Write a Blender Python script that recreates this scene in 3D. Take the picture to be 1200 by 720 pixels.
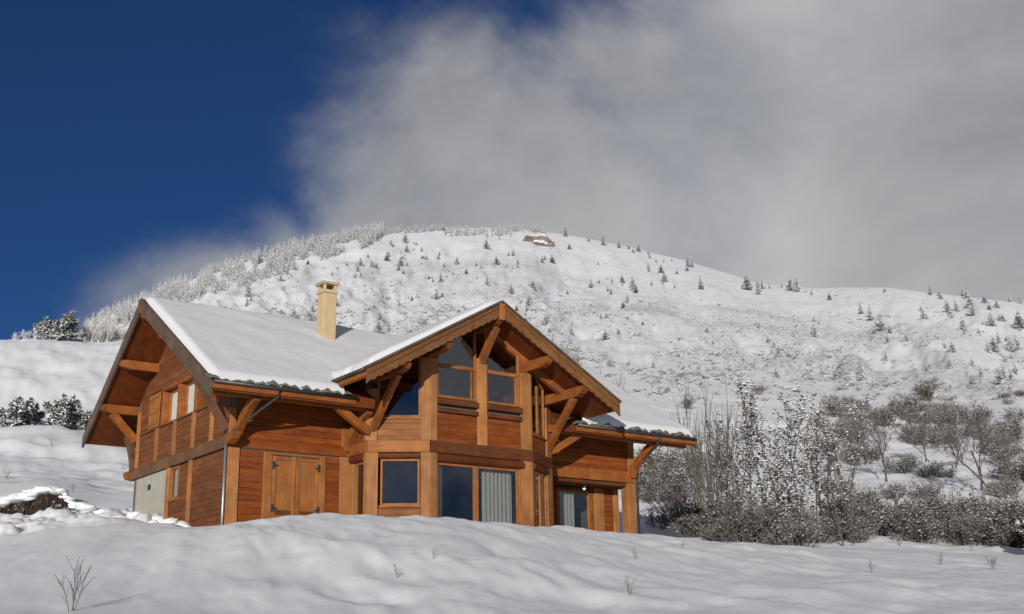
import bpy, bmesh, math, random
import numpy as np
from mathutils import Vector, Matrix

scene = bpy.context.scene
for o in list(bpy.data.objects):
    bpy.data.objects.remove(o)
C = scene.collection

# ------------------------------------------------------------------ camera
CAM = np.array([-12.0864, -28.6149, -2.9936])
CR = np.array([0.80568649, -0.59208024, -0.01761457])
CU = np.array([-0.15145873, -0.23466724, 0.9602039])
CF = np.array([0.57265132, 0.77095543, 0.27874395])
FPX = 1384.75                                    # focal length in pixels of a 1200 px wide picture
cam_d = bpy.data.cameras.new('camera')
cam = bpy.data.objects.new('camera', cam_d)
C.objects.link(cam)
cam_d.sensor_width = 36
cam_d.lens = FPX / 1200 * 36
cam_d.clip_start = 0.1
cam_d.clip_end = 20000
cam.matrix_world = Matrix(((CR[0], CU[0], -CF[0], CAM[0]), (CR[1], CU[1], -CF[1], CAM[1]),
                           (CR[2], CU[2], -CF[2], CAM[2]), (0, 0, 0, 1)))
scene.camera = cam

# ------------------------------------------------------------------ light
SUN_AZ, SUN_EL = math.radians(45), math.radians(9.0)
sdir = Vector((-math.sin(SUN_AZ) * math.cos(SUN_EL), -math.cos(SUN_AZ) * math.cos(SUN_EL), math.sin(SUN_EL)))
sun_d = bpy.data.lights.new('sun', 'SUN')
sun_d.energy = 5.0
sun_d.angle = math.radians(0.53)
sun_d.color = (1.0, 0.95, 0.885)
sun = bpy.data.objects.new('sun', sun_d)
C.objects.link(sun)
sun.rotation_euler = sdir.to_track_quat('Z', 'Y').to_euler()
sun.location = (-60, -80, 40)

world = bpy.data.worlds.new('World')
scene.world = world
world.use_nodes = True
nt = world.node_tree
nt.nodes.clear()
def N(tree, kind, **kw):
    n = tree.nodes.new(kind)
    for k, v in kw.items():
        if k in ('inp',):
            for kk, vv in v.items():
                n.inputs[kk].default_value = vv
        else:
            setattr(n, k, v)
    return n
def L(tree, a, b):
    tree.links.new(a, b)
sky = N(nt, 'ShaderNodeTexSky', sky_type='NISHITA', sun_disc=False, sun_elevation=SUN_EL,
        sun_rotation=math.pi + SUN_AZ, altitude=1800, air_density=1.0, dust_density=0.05, ozone_density=5.0)
tc = N(nt, 'ShaderNodeTexCoord')
dotn = N(nt, 'ShaderNodeVectorMath', operation='DOT_PRODUCT')
dotn.inputs[1].default_value = (0.7432, -0.077, -0.6646)     # the cloud bank's front: a great circle over the hill
L(nt, tc.outputs['Generated'], dotn.inputs[0])
n1 = N(nt, 'ShaderNodeTexNoise', inp={'Scale': 4.2, 'Detail': 6.0, 'Roughness': 0.48, 'Distortion': 0.35})
L(nt, tc.outputs['Generated'], n1.inputs['Vector'])
n2 = N(nt, 'ShaderNodeTexNoise', inp={'Scale': 11.0, 'Detail': 6.0, 'Roughness': 0.6, 'Distortion': 0.6})
L(nt, tc.outputs['Generated'], n2.inputs['Vector'])
ma = N(nt, 'ShaderNodeMath', operation='MULTIPLY_ADD', inp={1: 0.40, 2: -0.20})
L(nt, n1.outputs['Fac'], ma.inputs[0])
mb = N(nt, 'ShaderNodeMath', operation='MULTIPLY_ADD', inp={1: 0.05, 2: -0.025})
L(nt, n2.outputs['Fac'], mb.inputs[0])
ad = N(nt, 'ShaderNodeMath', operation='ADD')
L(nt, dotn.outputs['Value'], ad.inputs[0]); L(nt, ma.outputs[0], ad.inputs[1])
ad2 = N(nt, 'ShaderNodeMath', operation='ADD')
L(nt, ad.outputs[0], ad2.inputs[0]); L(nt, mb.outputs[0], ad2.inputs[1])
cm = N(nt, 'ShaderNodeMapRange', interpolation_type='SMOOTHERSTEP', inp={'From Min': -0.058, 'From Max': 0.085, 'To Max': 1.0})
L(nt, ad2.outputs[0], cm.inputs['Value'])
# cloud tone: big soft lumps, a darker flat base low over the hill
n3 = N(nt, 'ShaderNodeTexNoise', inp={'Scale': 2.6, 'Detail': 6.0, 'Roughness': 0.5, 'Distortion': 0.5})
mp3 = N(nt, 'ShaderNodeMapping', inp={'Location': (5.3, 0.6, 2.2), 'Scale': (1, 1, 1.4)})
L(nt, tc.outputs['Generated'], mp3.inputs['Vector']); L(nt, mp3.outputs[0], n3.inputs['Vector'])
cr = N(nt, 'ShaderNodeValToRGB')
cr.color_ramp.elements[0].position = 0.30; cr.color_ramp.elements[0].color = (4.3, 4.4, 4.75, 1)
cr.color_ramp.elements[1].position = 0.66; cr.color_ramp.elements[1].color = (9.0, 9.0, 9.1, 1)
mf = N(nt, 'ShaderNodeMath', operation='MULTIPLY_ADD', inp={1: 0.12}); L(nt, n2.outputs['Fac'], mf.inputs[0])
ms = N(nt, 'ShaderNodeMath', operation='ADD', inp={1: -0.06}); L(nt, n3.outputs['Fac'], ms.inputs[0]); L(nt, ms.outputs[0], mf.inputs[2])
L(nt, mf.outputs[0], cr.inputs['Fac'])
# the bank hangs over the hill only; away from it the sky is clear again
dotb = N(nt, 'ShaderNodeVectorMath', operation='DOT_PRODUCT'); dotb.inputs[1].default_value = (0.80, 0.50, 0.33)
L(nt, tc.outputs['Generated'], dotb.inputs[0])
adb = N(nt, 'ShaderNodeMath', operation='MULTIPLY_ADD', inp={1: 0.5}); L(nt, n1.outputs['Fac'], adb.inputs[0]); L(nt, dotb.outputs['Value'], adb.inputs[2])
cb = N(nt, 'ShaderNodeMapRange', interpolation_type='SMOOTHSTEP', inp={'From Min': 0.85, 'From Max': 1.02}); L(nt, adb.outputs[0], cb.inputs['Value'])
cmul = N(nt, 'ShaderNodeMath', operation='MULTIPLY'); L(nt, cm.outputs['Result'], cmul.inputs[0]); L(nt, cb.outputs[0], cmul.inputs[1])
mixc = N(nt, 'ShaderNodeMix', data_type='RGBA')
thin = N(nt, 'ShaderNodeMapRange', interpolation_type='SMOOTHSTEP', inp={'From Min': 0.30, 'From Max': 0.55, 'To Min': 0.74, 'To Max': 0.98}); L(nt, n1.outputs['Fac'], thin.inputs['Value'])
cal = N(nt, 'ShaderNodeMath', operation='MULTIPLY'); L(nt, cmul.outputs[0], cal.inputs[0]); L(nt, thin.outputs[0], cal.inputs[1])
# a few loose clouds over the valley at the photographer's back (they mirror in the windows)
dotc = N(nt, 'ShaderNodeVectorMath', operation='DOT_PRODUCT'); dotc.inputs[1].default_value = (-0.6, -0.77, 0.2)
L(nt, tc.outputs['Generated'], dotc.inputs[0])
n4 = N(nt, 'ShaderNodeTexNoise', inp={'Scale': 5.5, 'Detail': 7.0, 'Roughness': 0.55, 'Distortion': 0.4}); L(nt, tc.outputs['Generated'], n4.inputs['Vector'])
c4 = N(nt, 'ShaderNodeMapRange', interpolation_type='SMOOTHSTEP', inp={'From Min': 0.34, 'From Max': 0.56, 'To Max': 0.85}); L(nt, n4.outputs['Fac'], c4.inputs['Value'])
d4 = N(nt, 'ShaderNodeMapRange', interpolation_type='SMOOTHSTEP', inp={'From Min': 0.0, 'From Max': 0.45}); L(nt, dotc.outputs['Value'], d4.inputs['Value'])
p4 = N(nt, 'ShaderNodeMath', operation='MULTIPLY'); L(nt, c4.outputs[0], p4.inputs[0]); L(nt, d4.outputs[0], p4.inputs[1])
call = N(nt, 'ShaderNodeMath', operation='MAXIMUM'); L(nt, cal.outputs[0], call.inputs[0]); L(nt, p4.outputs[0], call.inputs[1])
L(nt, call.outputs[0], mixc.inputs['Factor'])
tint = N(nt, 'ShaderNodeMix', data_type='RGBA', blend_type='MULTIPLY', inp={'Factor': 1.0}); tint.inputs[7].default_value = (.62, .71, .90, 1)
L(nt, sky.outputs[0], tint.inputs[6]); L(nt, tint.outputs[2], mixc.inputs[6]); L(nt, cr.outputs['Color'], mixc.inputs[7])
bg = N(nt, 'ShaderNodeBackground', inp={'Strength': 0.06})
L(nt, mixc.outputs[2], bg.inputs['Color'])
wo = N(nt, 'ShaderNodeOutputWorld')
L(nt, bg.outputs[0], wo.inputs['Surface'])

scene.view_settings.view_transform = 'Standard'
scene.view_settings.look = 'None'
scene.view_settings.gamma = 1
scene.view_settings.exposure = -0.08
scene.view_settings.use_curve_mapping = False

# ------------------------------------------------------------------ helpers
RNG = random.Random(7)
nrng = np.random.default_rng(5)

def tag(o, label, cat, group=None, kind=None):
    if label: o['label'] = label
    if cat: o['category'] = cat
    if group: o['group'] = group
    if kind: o['kind'] = kind
    return o
def empty(name, loc=(0, 0, 0)):
    o = bpy.data.objects.new(name, None)
    o.location = loc
    o.empty_display_size = 0.3
    C.objects.link(o)
    return o
def link(name, me, parent=None):
    o = bpy.data.objects.new(name, me)
    C.objects.link(o)
    if parent: o.parent = parent
    return o
def mesh(name, verts, faces, mat, smooth=False):
    me = bpy.data.meshes.new(name)
    if isinstance(verts, np.ndarray): verts = verts.tolist()
    if isinstance(faces, np.ndarray): faces = faces.tolist()
    me.from_pydata(verts, [], faces)
    for m in (mat if isinstance(mat, (list, tuple)) else [mat]): me.materials.append(m)
    if smooth: me.polygons.foreach_set('use_smooth', [True] * len(me.polygons))
    me.update()
    return me
class MB:
    """collects shapes of ONE part"""
    def __init__(self): self.v = []; self.f = []
    def poly_prism(self, pts, dvec):
        """pts: planar loop of 3D points, extruded by dvec"""
        n = len(pts); b = len(self.v); d = np.array(dvec, float)
        P = [np.array(p, float) for p in pts]
        self.v += [tuple(p) for p in P] + [tuple(p + d) for p in P]
        self.f.append(tuple(range(b, b + n)))
        self.f.append(tuple(range(b + 2 * n - 1, b + n - 1, -1)))
        for i in range(n):
            j = (i + 1) % n
            self.f.append((b + i, b + n + i, b + n + j, b + j))
        return self
    def box(self, x0, x1, y0, y1, z0, z1):
        return self.poly_prism([(x0, y0, z0), (x1, y0, z0), (x1, y1, z0), (x0, y1, z0)], (0, 0, z1 - z0))
    def sweep(self, path, w, hs, side):
        """rectangular section: width w along 'side', height h (per point) in the plane of the path"""
        side = np.array(side, float) / np.linalg.norm(side)
        P = [np.array(p, float) for p in path]; b = len(self.v); n = len(P)
        if not hasattr(hs, '__len__'): hs = [hs] * n
        for i in range(n):
            t = P[min(i + 1, n - 1)] - P[max(i - 1, 0)]
            t /= np.linalg.norm(t)
            u = np.cross(side, t); h = hs[i] / 2
            for a, c in ((-1, -1), (1, -1), (1, 1), (-1, 1)):
                self.v.append(tuple(P[i] + side * a * w / 2 + u * c * h))
        for i in range(n - 1):
            for k in range(4):
                k2 = (k + 1) % 4
                self.f.append((b + 4 * i + k, b + 4 * i + k2, b + 4 * i + 4 + k2, b + 4 * i + 4 + k))
        self.f.append((b + 3, b + 2, b + 1, b)); e = b + 4 * (n - 1); self.f.append((e, e + 1, e + 2, e + 3))
        return self
    def tube(self, path, radii, sides=6, caps=True):
        P = [np.array(p, float) for p in path]; n = len(P); b = len(self.v)
        if not hasattr(radii, '__len__'): radii = [radii] * n
        for i in range(n):
            t = P[min(i + 1, n - 1)] - P[max(i - 1, 0)]; t /= (np.linalg.norm(t) + 1e-9)
            a = np.array((0, 0, 1.)) if abs(t[2]) < 0.9 else np.array((1., 0, 0))
            u = np.cross(t, a); u /= np.linalg.norm(u); w = np.cross(t, u)
            for k in range(sides):
                an = 2 * math.pi * k / sides
                self.v.append(tuple(P[i] + (u * math.cos(an) + w * math.sin(an)) * radii[i]))
        for i in range(n - 1):
            for k in range(sides):
                k2 = (k + 1) % sides
                self.f.append((b + sides * i + k, b + sides * i + k2, b + sides * (i + 1) + k2, b + sides * (i + 1) + k))
        if caps:
            self.f.append(tuple(range(b + sides - 1, b - 1, -1)))
            e = b + sides * (n - 1); self.f.append(tuple(range(e, e + sides)))
        return self
    def build(self, name, mat, parent=None, bevel=0.0, smooth=False):
        me = mesh(name, self.v, self.f, mat, smooth)
        bm = bmesh.new(); bm.from_mesh(me)
        bmesh.ops.recalc_face_normals(bm, faces=bm.faces)
        if bevel > 0:
            bmesh.ops.bevel(bm, geom=list(bm.edges), offset=bevel, segments=1, affect='EDGES', clamp_overlap=True)
        bm.to_mesh(me); bm.free()
        return link(name, me, parent)

# ------------------------------------------------------------------ materials
def newmat(name):
    m = bpy.data.materials.new(name); m.use_nodes = True
    t = m.node_tree
    return m, t, t.nodes['Principled BSDF']
def ramp(t, stops):
    r = N(t, 'ShaderNodeValToRGB')
    while len(r.color_ramp.elements) < len(stops): r.color_ramp.elements.new(0.5)
    for e, (p, c) in zip(r.color_ramp.elements, stops):
        e.position = p; e.color = (*c, 1)
    return r
def wood(name, dark, base, light, grain='h', rough=0.62, bump=0.25, vary=0.22, k=(.56, .485, .41)):
    dark, base, light = (tuple(c * f for c, f in zip(col, k)) for col in (dark, base, light))
    m, t, b = newmat(name)
    tc = N(t, 'ShaderNodeTexCoord'); oi = N(t, 'ShaderNodeObjectInfo')
    mp = N(t, 'ShaderNodeMapping')
    mp.inputs['Scale'].default_value = {'h': (1.1, 1.1, 26), 'v': (24, 24, 1.0), 'n': (6, 6, 6)}[grain]
    off = N(t, 'ShaderNodeVectorMath', operation='SCALE'); off.inputs['Scale'].default_value = 37.0
    cmb = N(t, 'ShaderNodeCombineXYZ')
    for i in range(3): L(t, oi.outputs['Random'], cmb.inputs[i])
    L(t, cmb.outputs[0], off.inputs[0])
    addv = N(t, 'ShaderNodeVectorMath', operation='ADD')
    L(t, tc.outputs['Object'], addv.inputs[0]); L(t, off.outputs[0], addv.inputs[1])
    L(t, addv.outputs[0], mp.inputs['Vector'])
    nz = N(t, 'ShaderNodeTexNoise', inp={'Scale': 1.0, 'Detail': 6.0, 'Roughness': 0.62, 'Distortion': 0.5})
    L(t, mp.outputs[0], nz.inputs['Vector'])
    rp = ramp(t, [(0.28, dark), (0.5, base), (0.74, light)])
    L(t, nz.outputs['Fac'], rp.inputs['Fac'])
    # broad weathering blotches, and a few knots
    n2 = N(t, 'ShaderNodeTexNoise', inp={'Scale': 1.7, 'Detail': 4.0, 'Roughness': 0.6})
    L(t, addv.outputs[0], n2.inputs['Vector'])
    hv = N(t, 'ShaderNodeHueSaturation')
    v1 = N(t, 'ShaderNodeMapRange', inp={'From Min': 0.0, 'From Max': 1.0, 'To Min': 1 - vary, 'To Max': 1 + vary})
    L(t, oi.outputs['Random'], v1.inputs['Value'])
    v2 = N(t, 'ShaderNodeMapRange', inp={'From Min': 0.3, 'From Max': 0.7, 'To Min': 0.70, 'To Max': 1.22})
    L(t, n2.outputs['Fac'], v2.inputs['Value'])
    vm = N(t, 'ShaderNodeMath', operation='MULTIPLY'); L(t, v1.outputs[0], vm.inputs[0]); L(t, v2.outputs[0], vm.inputs[1])
    L(t, vm.outputs[0], hv.inputs['Value']); L(t, rp.outputs['Color'], hv.inputs['Color'])
    vor = N(t, 'ShaderNodeTexVoronoi', inp={'Scale': 2.6, 'Randomness': 1.0})
    L(t, addv.outputs[0], vor.inputs['Vector'])
    kn = N(t, 'ShaderNodeMapRange', inp={'From Min': 0.03, 'From Max': 0.09, 'To Min': 0.55, 'To Max': 0.0})
    L(t, vor.outputs['Distance'], kn.inputs['Value'])
    mk = N(t, 'ShaderNodeMix', data_type='RGBA'); mk.inputs[7].default_value = (dark[0] * .5, dark[1] * .45, dark[2] * .4, 1)
    L(t, kn.outputs[0], mk.inputs['Factor']); L(t, hv.outputs['Color'], mk.inputs[6])
    n5 = N(t, 'ShaderNodeTexNoise', inp={'Scale': 0.9, 'Detail': 7.0, 'Roughness': 0.7}); L(t, mp.outputs[0], n5.inputs['Vector'])
    g5 = N(t, 'ShaderNodeMapRange', inp={'From Min': 0.48, 'From Max': 0.75, 'To Max': 0.55}); L(t, n5.outputs['Fac'], g5.inputs['Value'])
    lum = sum(base) / 3; mg = N(t, 'ShaderNodeMix', data_type='RGBA'); mg.inputs[7].default_value = (lum * 1.25, lum * 1.0, lum * .78, 1)
    L(t, g5.outputs[0], mg.inputs['Factor']); L(t, mk.outputs[2], mg.inputs[6])
    L(t, mg.outputs[2], b.inputs['Base Color'])
    b.inputs['Roughness'].default_value = rough; b.inputs['Specular IOR Level'].default_value = .12
    bp = N(t, 'ShaderNodeBump', inp={'Strength': bump, 'Distance': 0.01})
    L(t, nz.outputs['Fac'], bp.inputs['Height']); L(t, bp.outputs[0], b.inputs['Normal'])
    return m
M = {}
M['siding'] = wood('siding_wood', (.17, .045, .009), (.265, .077, .015), (.35, .12, .026), 'h', vary=.15, k=(.68, .56, .45))
M['siding_gable'] = wood('siding_weathered', (.13, .048, .018), (.18, .070, .027), (.235, .10, .04), 'h', vary=.14, k=(.78, .68, .60))
M['siding_tan'] = wood('siding_pale', (.26, .10, .035), (.36, .155, .055), (.44, .21, .08), 'h')
M['post'] = wood('post_wood', (.40, .17, .055), (.53, .255, .09), (.60, .33, .14), 'v')
M['beam'] = wood('beam_wood', (.36, .14, .04), (.46, .20, .062), (.55, .27, .10), 'h', vary=.12)
M['beam_orange'] = wood('beam_orange', (.27, .085, .018), (.36, .12, .026), (.43, .16, .042), 'n', vary=.12, k=(.60, .55, .48))
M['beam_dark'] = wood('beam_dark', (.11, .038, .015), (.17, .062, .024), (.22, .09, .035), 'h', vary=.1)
M['gable_beam'] = wood('gable_beam', (.15, .075, .042), (.20, .105, .06), (.25, .14, .08), 'n', vary=.1, k=(.62, .58, .55))
M['barge'] = wood('barge_wood', (.20, .095, .038), (.28, .14, .058), (.34, .185, .085), 'n', vary=.1)
M['barge_grey'] = wood('barge_weathered', (.12, .075, .05), (.165, .115, .09), (.21, .15, .12), 'n', vary=.1, k=(.6, .6, .6))
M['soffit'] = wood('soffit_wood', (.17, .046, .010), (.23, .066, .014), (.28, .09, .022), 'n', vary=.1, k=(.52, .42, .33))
M['shutter'] = wood('shutter_wood', (.36, .145, .042), (.45, .195, .06), (.52, .25, .085), 'v', vary=.08)
M['frame'] = wood('frame_wood', (.34, .135, .045), (.44, .19, .065), (.50, .24, .09), 'n', vary=.08)
M['roller'] = wood('roller_wood', (.12, .035, .014), (.17, .052, .02), (.21, .07, .03), 'h', vary=.05, rough=.5)
def plain(name, col, rough=0.6, metal=0.0, nscale=8, namt=0.15, bump=0.0):
    m, t, b = newmat(name)
    tc = N(t, 'ShaderNodeTexCoord')
    nz = N(t, 'ShaderNodeTexNoise', inp={'Scale': nscale, 'Detail': 5.0, 'Roughness': 0.6})
    L(t, tc.outputs['Object'], nz.inputs['Vector'])
    rp = ramp(t, [(0.25, tuple(c * (1 - namt) for c in col)), (0.75, tuple(min(1, c * (1 + namt)) for c in col))])
    L(t, nz.outputs['Fac'], rp.inputs['Fac']); L(t, rp.outputs['Color'], b.inputs['Base Color'])
    b.inputs['Roughness'].default_value = rough; b.inputs['Metallic'].default_value = metal
    if bump:
        bp = N(t, 'ShaderNodeBump', inp={'Strength': bump, 'Distance': 0.02})
        L(t, nz.outputs['Fac'], bp.inputs['Height']); L(t, bp.outputs[0], b.inputs['Normal'])
    return m
M['concrete'] = plain('concrete', (.30, .29, .245), .85, nscale=3, namt=.18, bump=.2)
M['chimney'] = plain('chimney_render', (.42, .315, .175), .85, nscale=5, namt=.10, bump=.2)
M['black'] = plain('black_iron', (.02, .02, .022), .5)
M['zinc'] = plain('zinc_metal', (.34, .34, .35), .4, .7, namt=.1)
M['darkmetal'] = plain('dark_metal', (.055, .05, .047), .45, .5)
M['tile'] = plain('tile_stone', (.11, .105, .085), .9, nscale=14, namt=.45, bump=.4)
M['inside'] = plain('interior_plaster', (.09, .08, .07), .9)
M['curtain'] = plain('curtain_cloth', (.25, .245, .225), .9, nscale=3, namt=.06)
M['white'] = plain('glint_white', (.88, .88, .88), .8, namt=.03)  # near-white that paints the sun glint of the gable panes
M['globe'] = plain('lamp_globe', (.85, .85, .83), .25, namt=.02)
# window glass: a real pane that lets the room show and mirrors the sky
m, t, b = newmat('glass'); t.nodes.remove(b)
tr = N(t, 'ShaderNodeBsdfTransparent'); tr.inputs['Color'].default_value = (.90, .91, .90, 1)
gl = N(t, 'ShaderNodeBsdfGlossy'); gl.inputs['Roughness'].default_value = 0.015; gl.inputs['Color'].default_value = (.95, .97, 1, 1)
lw = N(t, 'ShaderNodeLayerWeight', inp={'Blend': 0.5})
pw = N(t, 'ShaderNodeMath', operation='POWER', inp={1: 5.0}); L(t, lw.outputs['Facing'], pw.inputs[0])
fr = N(t, 'ShaderNodeMath', operation='MULTIPLY_ADD', inp={1: 0.9, 2: 0.085}); L(t, pw.outputs[0], fr.inputs[0])
mx = N(t, 'ShaderNodeMixShader')
L(t, fr.outputs[0], mx.inputs[0]); L(t, tr.outputs[0], mx.inputs[1]); L(t, gl.outputs[0], mx.inputs[2])
L(t, mx.outputs[0], t.nodes['Material Output'].inputs['Surface'])
M['glass'] = m

def snow_mat(name, col=(.76, .775, .80), bump=0.35, bscale=14.0):
    m, t, b = newmat(name)
    tc = N(t, 'ShaderNodeTexCoord')
    nz = N(t, 'ShaderNodeTexNoise', inp={'Scale': bscale, 'Detail': 6.0, 'Roughness': 0.65})
    L(t, tc.outputs['Object'], nz.inputs['Vector'])
    rp = ramp(t, [(0.2, tuple(c * .95 for c in col)), (0.8, tuple(min(.9, c * 1.03) for c in col))])
    L(t, nz.outputs['Fac'], rp.inputs['Fac']); L(t, rp.outputs['Color'], b.inputs['Base Color'])
    b.inputs['Roughness'].default_value = .7
    b.inputs['Specular IOR Level'].default_value = .25
    bp = N(t, 'ShaderNodeBump', inp={'Strength': bump, 'Distance': 0.02})
    L(t, nz.outputs['Fac'], bp.inputs['Height']); L(t, bp.outputs[0], b.inputs['Normal'])
    return m
M['snow'] = snow_mat('snow')
M['roof_snow'] = snow_mat('snow_dimmed', (.57, .575, .59))  # darker copy of the snow: weaker light on the roof put into the colour

def twig_mat(name, col, snow_lo=0.15, snow_hi=0.6, amount=1.0, nscale=9.0, rough=.85):
    """bark, needles or leaves with snow lying on whatever faces upward"""
    m, t, b = newmat(name)
    tc = N(t, 'ShaderNodeTexCoord'); ge = N(t, 'ShaderNodeNewGeometry')
    sp = N(t, 'ShaderNodeSeparateXYZ'); L(t, ge.outputs['Normal'], sp.inputs[0])
    nz = N(t, 'ShaderNodeTexNoise', inp={'Scale': nscale, 'Detail': 3.0})
    L(t, tc.outputs['Object'], nz.inputs['Vector'])
    a = N(t, 'ShaderNodeMath', operation='MULTIPLY_ADD', inp={1: 1.1, 2: -0.55}); L(t, nz.outputs['Fac'], a.inputs[0])
    s = N(t, 'ShaderNodeMath', operation='ADD'); L(t, sp.outputs['Z'], s.inputs[0]); L(t, a.outputs[0], s.inputs[1])
    mr = N(t, 'ShaderNodeMapRange', inp={'From Min': snow_lo, 'From Max': snow_hi, 'To Max': amount}); L(t, s.outputs[0], mr.inputs['Value'])
    rp = ramp(t, [(0.3, tuple(c * .6 for c in col)), (0.7, tuple(c * 1.35 for c in col))]); L(t, nz.outputs['Fac'], rp.inputs['Fac'])
    mx = N(t, 'ShaderNodeMix', data_type='RGBA'); mx.inputs[7].default_value = (.80, .81, .84, 1)
    L(t, mr.outputs[0], mx.inputs['Factor']); L(t, rp.outputs['Color'], mx.inputs[6])
    L(t, mx.outputs[2], b.inputs['Base Color'])
    b.inputs['Roughness'].default_value = rough; b.inputs['Specular IOR Level'].default_value = .2
    return m
M['bark'] = twig_mat('snowy_bark', (.085, .072, .06), .35, .9)
M['twig'] = twig_mat('snowy_twigs', (.10, .088, .078), .40, .95, .7)
M['leaf'] = twig_mat('snowy_leaves', (.085, .07, .058), .26, .72, 1.0)
M['leaf_dark'] = twig_mat('bare_leaves', (.09, .075, .064), .42, .90, .9)
M['leaf_red'] = twig_mat('snowy_red_leaves', (.105, .075, .058), .30, .85, .9)
M['needle'] = twig_mat('snowy_needles', (.05, .06, .036), -.15, .35, 1.0, 5.0)
M['frost'] = twig_mat('frosted_needles', (.52, .515, .505), -.5, .6, .75, 1.6)
M['frost_dark'] = twig_mat('half_frosted_needles', (.37, .365, .355), -.5, .6, .7, 1.6)
M['frost_twig'] = twig_mat('frosted_twigs', (.42, .40, .38), -.4, .5, .9, 1.5)
M['rock'] = twig_mat('snowy_rock', (.15, .13, .11), .3, .75, 1.0, .35)
M['grass'] = plain('dry_grass', (.075, .06, .048), .9, namt=.3)
M['earth'] = twig_mat('earth', (.032, .022, .016), .75, 1.1, 1.0, 4.0)

# ------------------------------------------------------------------ terrain
def rayv(px, py):
    d = CF + CR * (px - 600) / FPX - CU * (py - 360) / FPX
    return d
def tanE(px, py):
    d = rayv(px, py); return d[2] / math.hypot(d[0], d[1])
def azim(px, py=480):
    d = rayv(px, py); return math.atan2(d[0], d[1])
# value noise
_perm = nrng.permutation(4096)
_val = nrng.random(4096) * 2 - 1
def vnoise(x, y, seed=0):
    xi = np.floor(x).astype(np.int64); yi = np.floor(y).astype(np.int64)
    fx = x - xi; fy = y - yi
    fx = fx * fx * fx * (fx * (fx * 6 - 15) + 10); fy = fy * fy * fy * (fy * (fy * 6 - 15) + 10)
    def h(a, b): return _val[(_perm[(a + seed * 131) & 4095] + b * 57 + seed) & 4095]
    def hh(a, b): return _val[_perm[(_perm[(a + seed * 131) & 4095] + b) & 4095]]
    return (hh(xi, yi) * (1 - fx) + hh(xi + 1, yi) * fx) * (1 - fy) + (hh(xi, yi + 1) * (1 - fx) + hh(xi + 1, yi + 1) * fx) * fy
def fbm(x, y, oct=4, seed=0, gain=.5):
    s = 0; a = 1; t = 0
    for o in range(oct):
        s = s + a * vnoise(x * 2 ** o + 13.7 * o, y * 2 ** o - 7.1 * o, seed + o); t += a; a *= gain
    return s / t
def sm(a, b, x):
    t = np.clip((x - a) / (b - a), 0, 1); return t * t * (3 - 2 * t)

Z = lambda d, z: (d, ('z', z))
KEY = {   # picture column: ground profile, (distance in m, picture row where the ground at that distance shows)
 -300: [(32, 652), (38, 622), (42, 612), (44, 594), (60, 545), (80, 490), (120, 402), (200, 425), (450, 440), (900, 450)],
 0:    [(30, 641), (37, 615), (41, 607), (42.3, 584), (60, 545), (80, 490), (120, 398), (200, 418), (450, 428), (900, 425)],
 60:   [(29.6, 633), (36.6, 611), (40.8, 606), (42.2, 582), (60, 545), (80, 490), (120, 399), (200, 412), (450, 414), (900, 400)],
 110:  [(29, 626), (36, 607), (40.7, 604), (42.4, 590), (60, 545), (80, 490), (120, 400), (200, 405), (450, 398), (900, 374)],
 150:  [(29, 622), (36, 605), (41, 596), (45, 585), (60, 545), (80, 492), (120, 402), (200, 402), (450, 385), (920, 354)],
 200:  [(28.5, 618), (34, 611), (40, 596), (46, 583), (60, 552), (80, 500), (130, 410), (220, 398), (480, 370), (960, 333)],
 265:  [(28, 613), Z(31.5, -.12), Z(42, .2), (48, 600), (60, 560), (80, 505), (150, 430), (250, 400), (520, 355), (1000, 309)],
 350:  [(27.3, 606), Z(31, -.15), Z(43, .0), (50, 600), (62, 565), (90, 508), (180, 425), (300, 390), (560, 335), (1030, 286)],
 440:  [(27, 601), Z(31, -.15), Z(44, -.1), (52, 600), (64, 565), (90, 510), (200, 430), (330, 385), (600, 325), (1050, 272)],
 520:  [(27, 604), Z(31, -.15), Z(45, -.1), (53, 602), (66, 567), (95, 512), (200, 436), (330, 388), (620, 322), (1060, 267)],
 620:  [(30, 612), Z(34, -.12), Z(47, -.1), (56, 604), (70, 568), (100, 518), (200, 446), (330, 395), (640, 325), (1060, 268)],
 680:  [(32.5, 619), Z(37, -.10), Z(49, -.05), (57, 606), (72, 572), (105, 520), (195, 456), (330, 402), (650, 332), (1055, 277)],
 750:  [(36, 627), Z(41, .12), (49, 626), (58, 604), (75, 568), (110, 522), (190, 466), (330, 410), (650, 342), (1050, 290)],
 820:  [(37, 634), (43, 636), (50, 630), (60, 602), (78, 568), (118, 520), (205, 466), (340, 418), (640, 355), (1030, 306)],
 900:  [(38, 640), (45, 641), (52, 634), (64, 604), (85, 568), (130, 518), (220, 466), (360, 420), (640, 368), (1000, 331)],
 960:  [(40, 644), (46, 643), (53, 634), (65, 603), (87, 563), (140, 508), (230, 466), (370, 424), (640, 376), (980, 337)],
 1050: [(42, 648), (48, 645), (54, 634), (66, 602), (90, 557), (150, 502), (240, 466), (380, 424), (640, 378), (950, 335)],
 1120: [(43.5, 652), (49, 648), (55, 635), (67, 602), (90, 558), (150, 504), (240, 470), (380, 428), (630, 384), (940, 343)],
 1200: [(45, 656), (50, 651), (57, 637), (68, 602), (90, 562), (150, 508), (240, 475), (380, 434), (620, 395), (900, 352)],
 1500: [(48, 675), (55, 668), (62, 655), (75, 625), (95, 590), (150, 540), (240, 505), (380, 470), (620, 430), (900, 395)],
}
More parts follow.
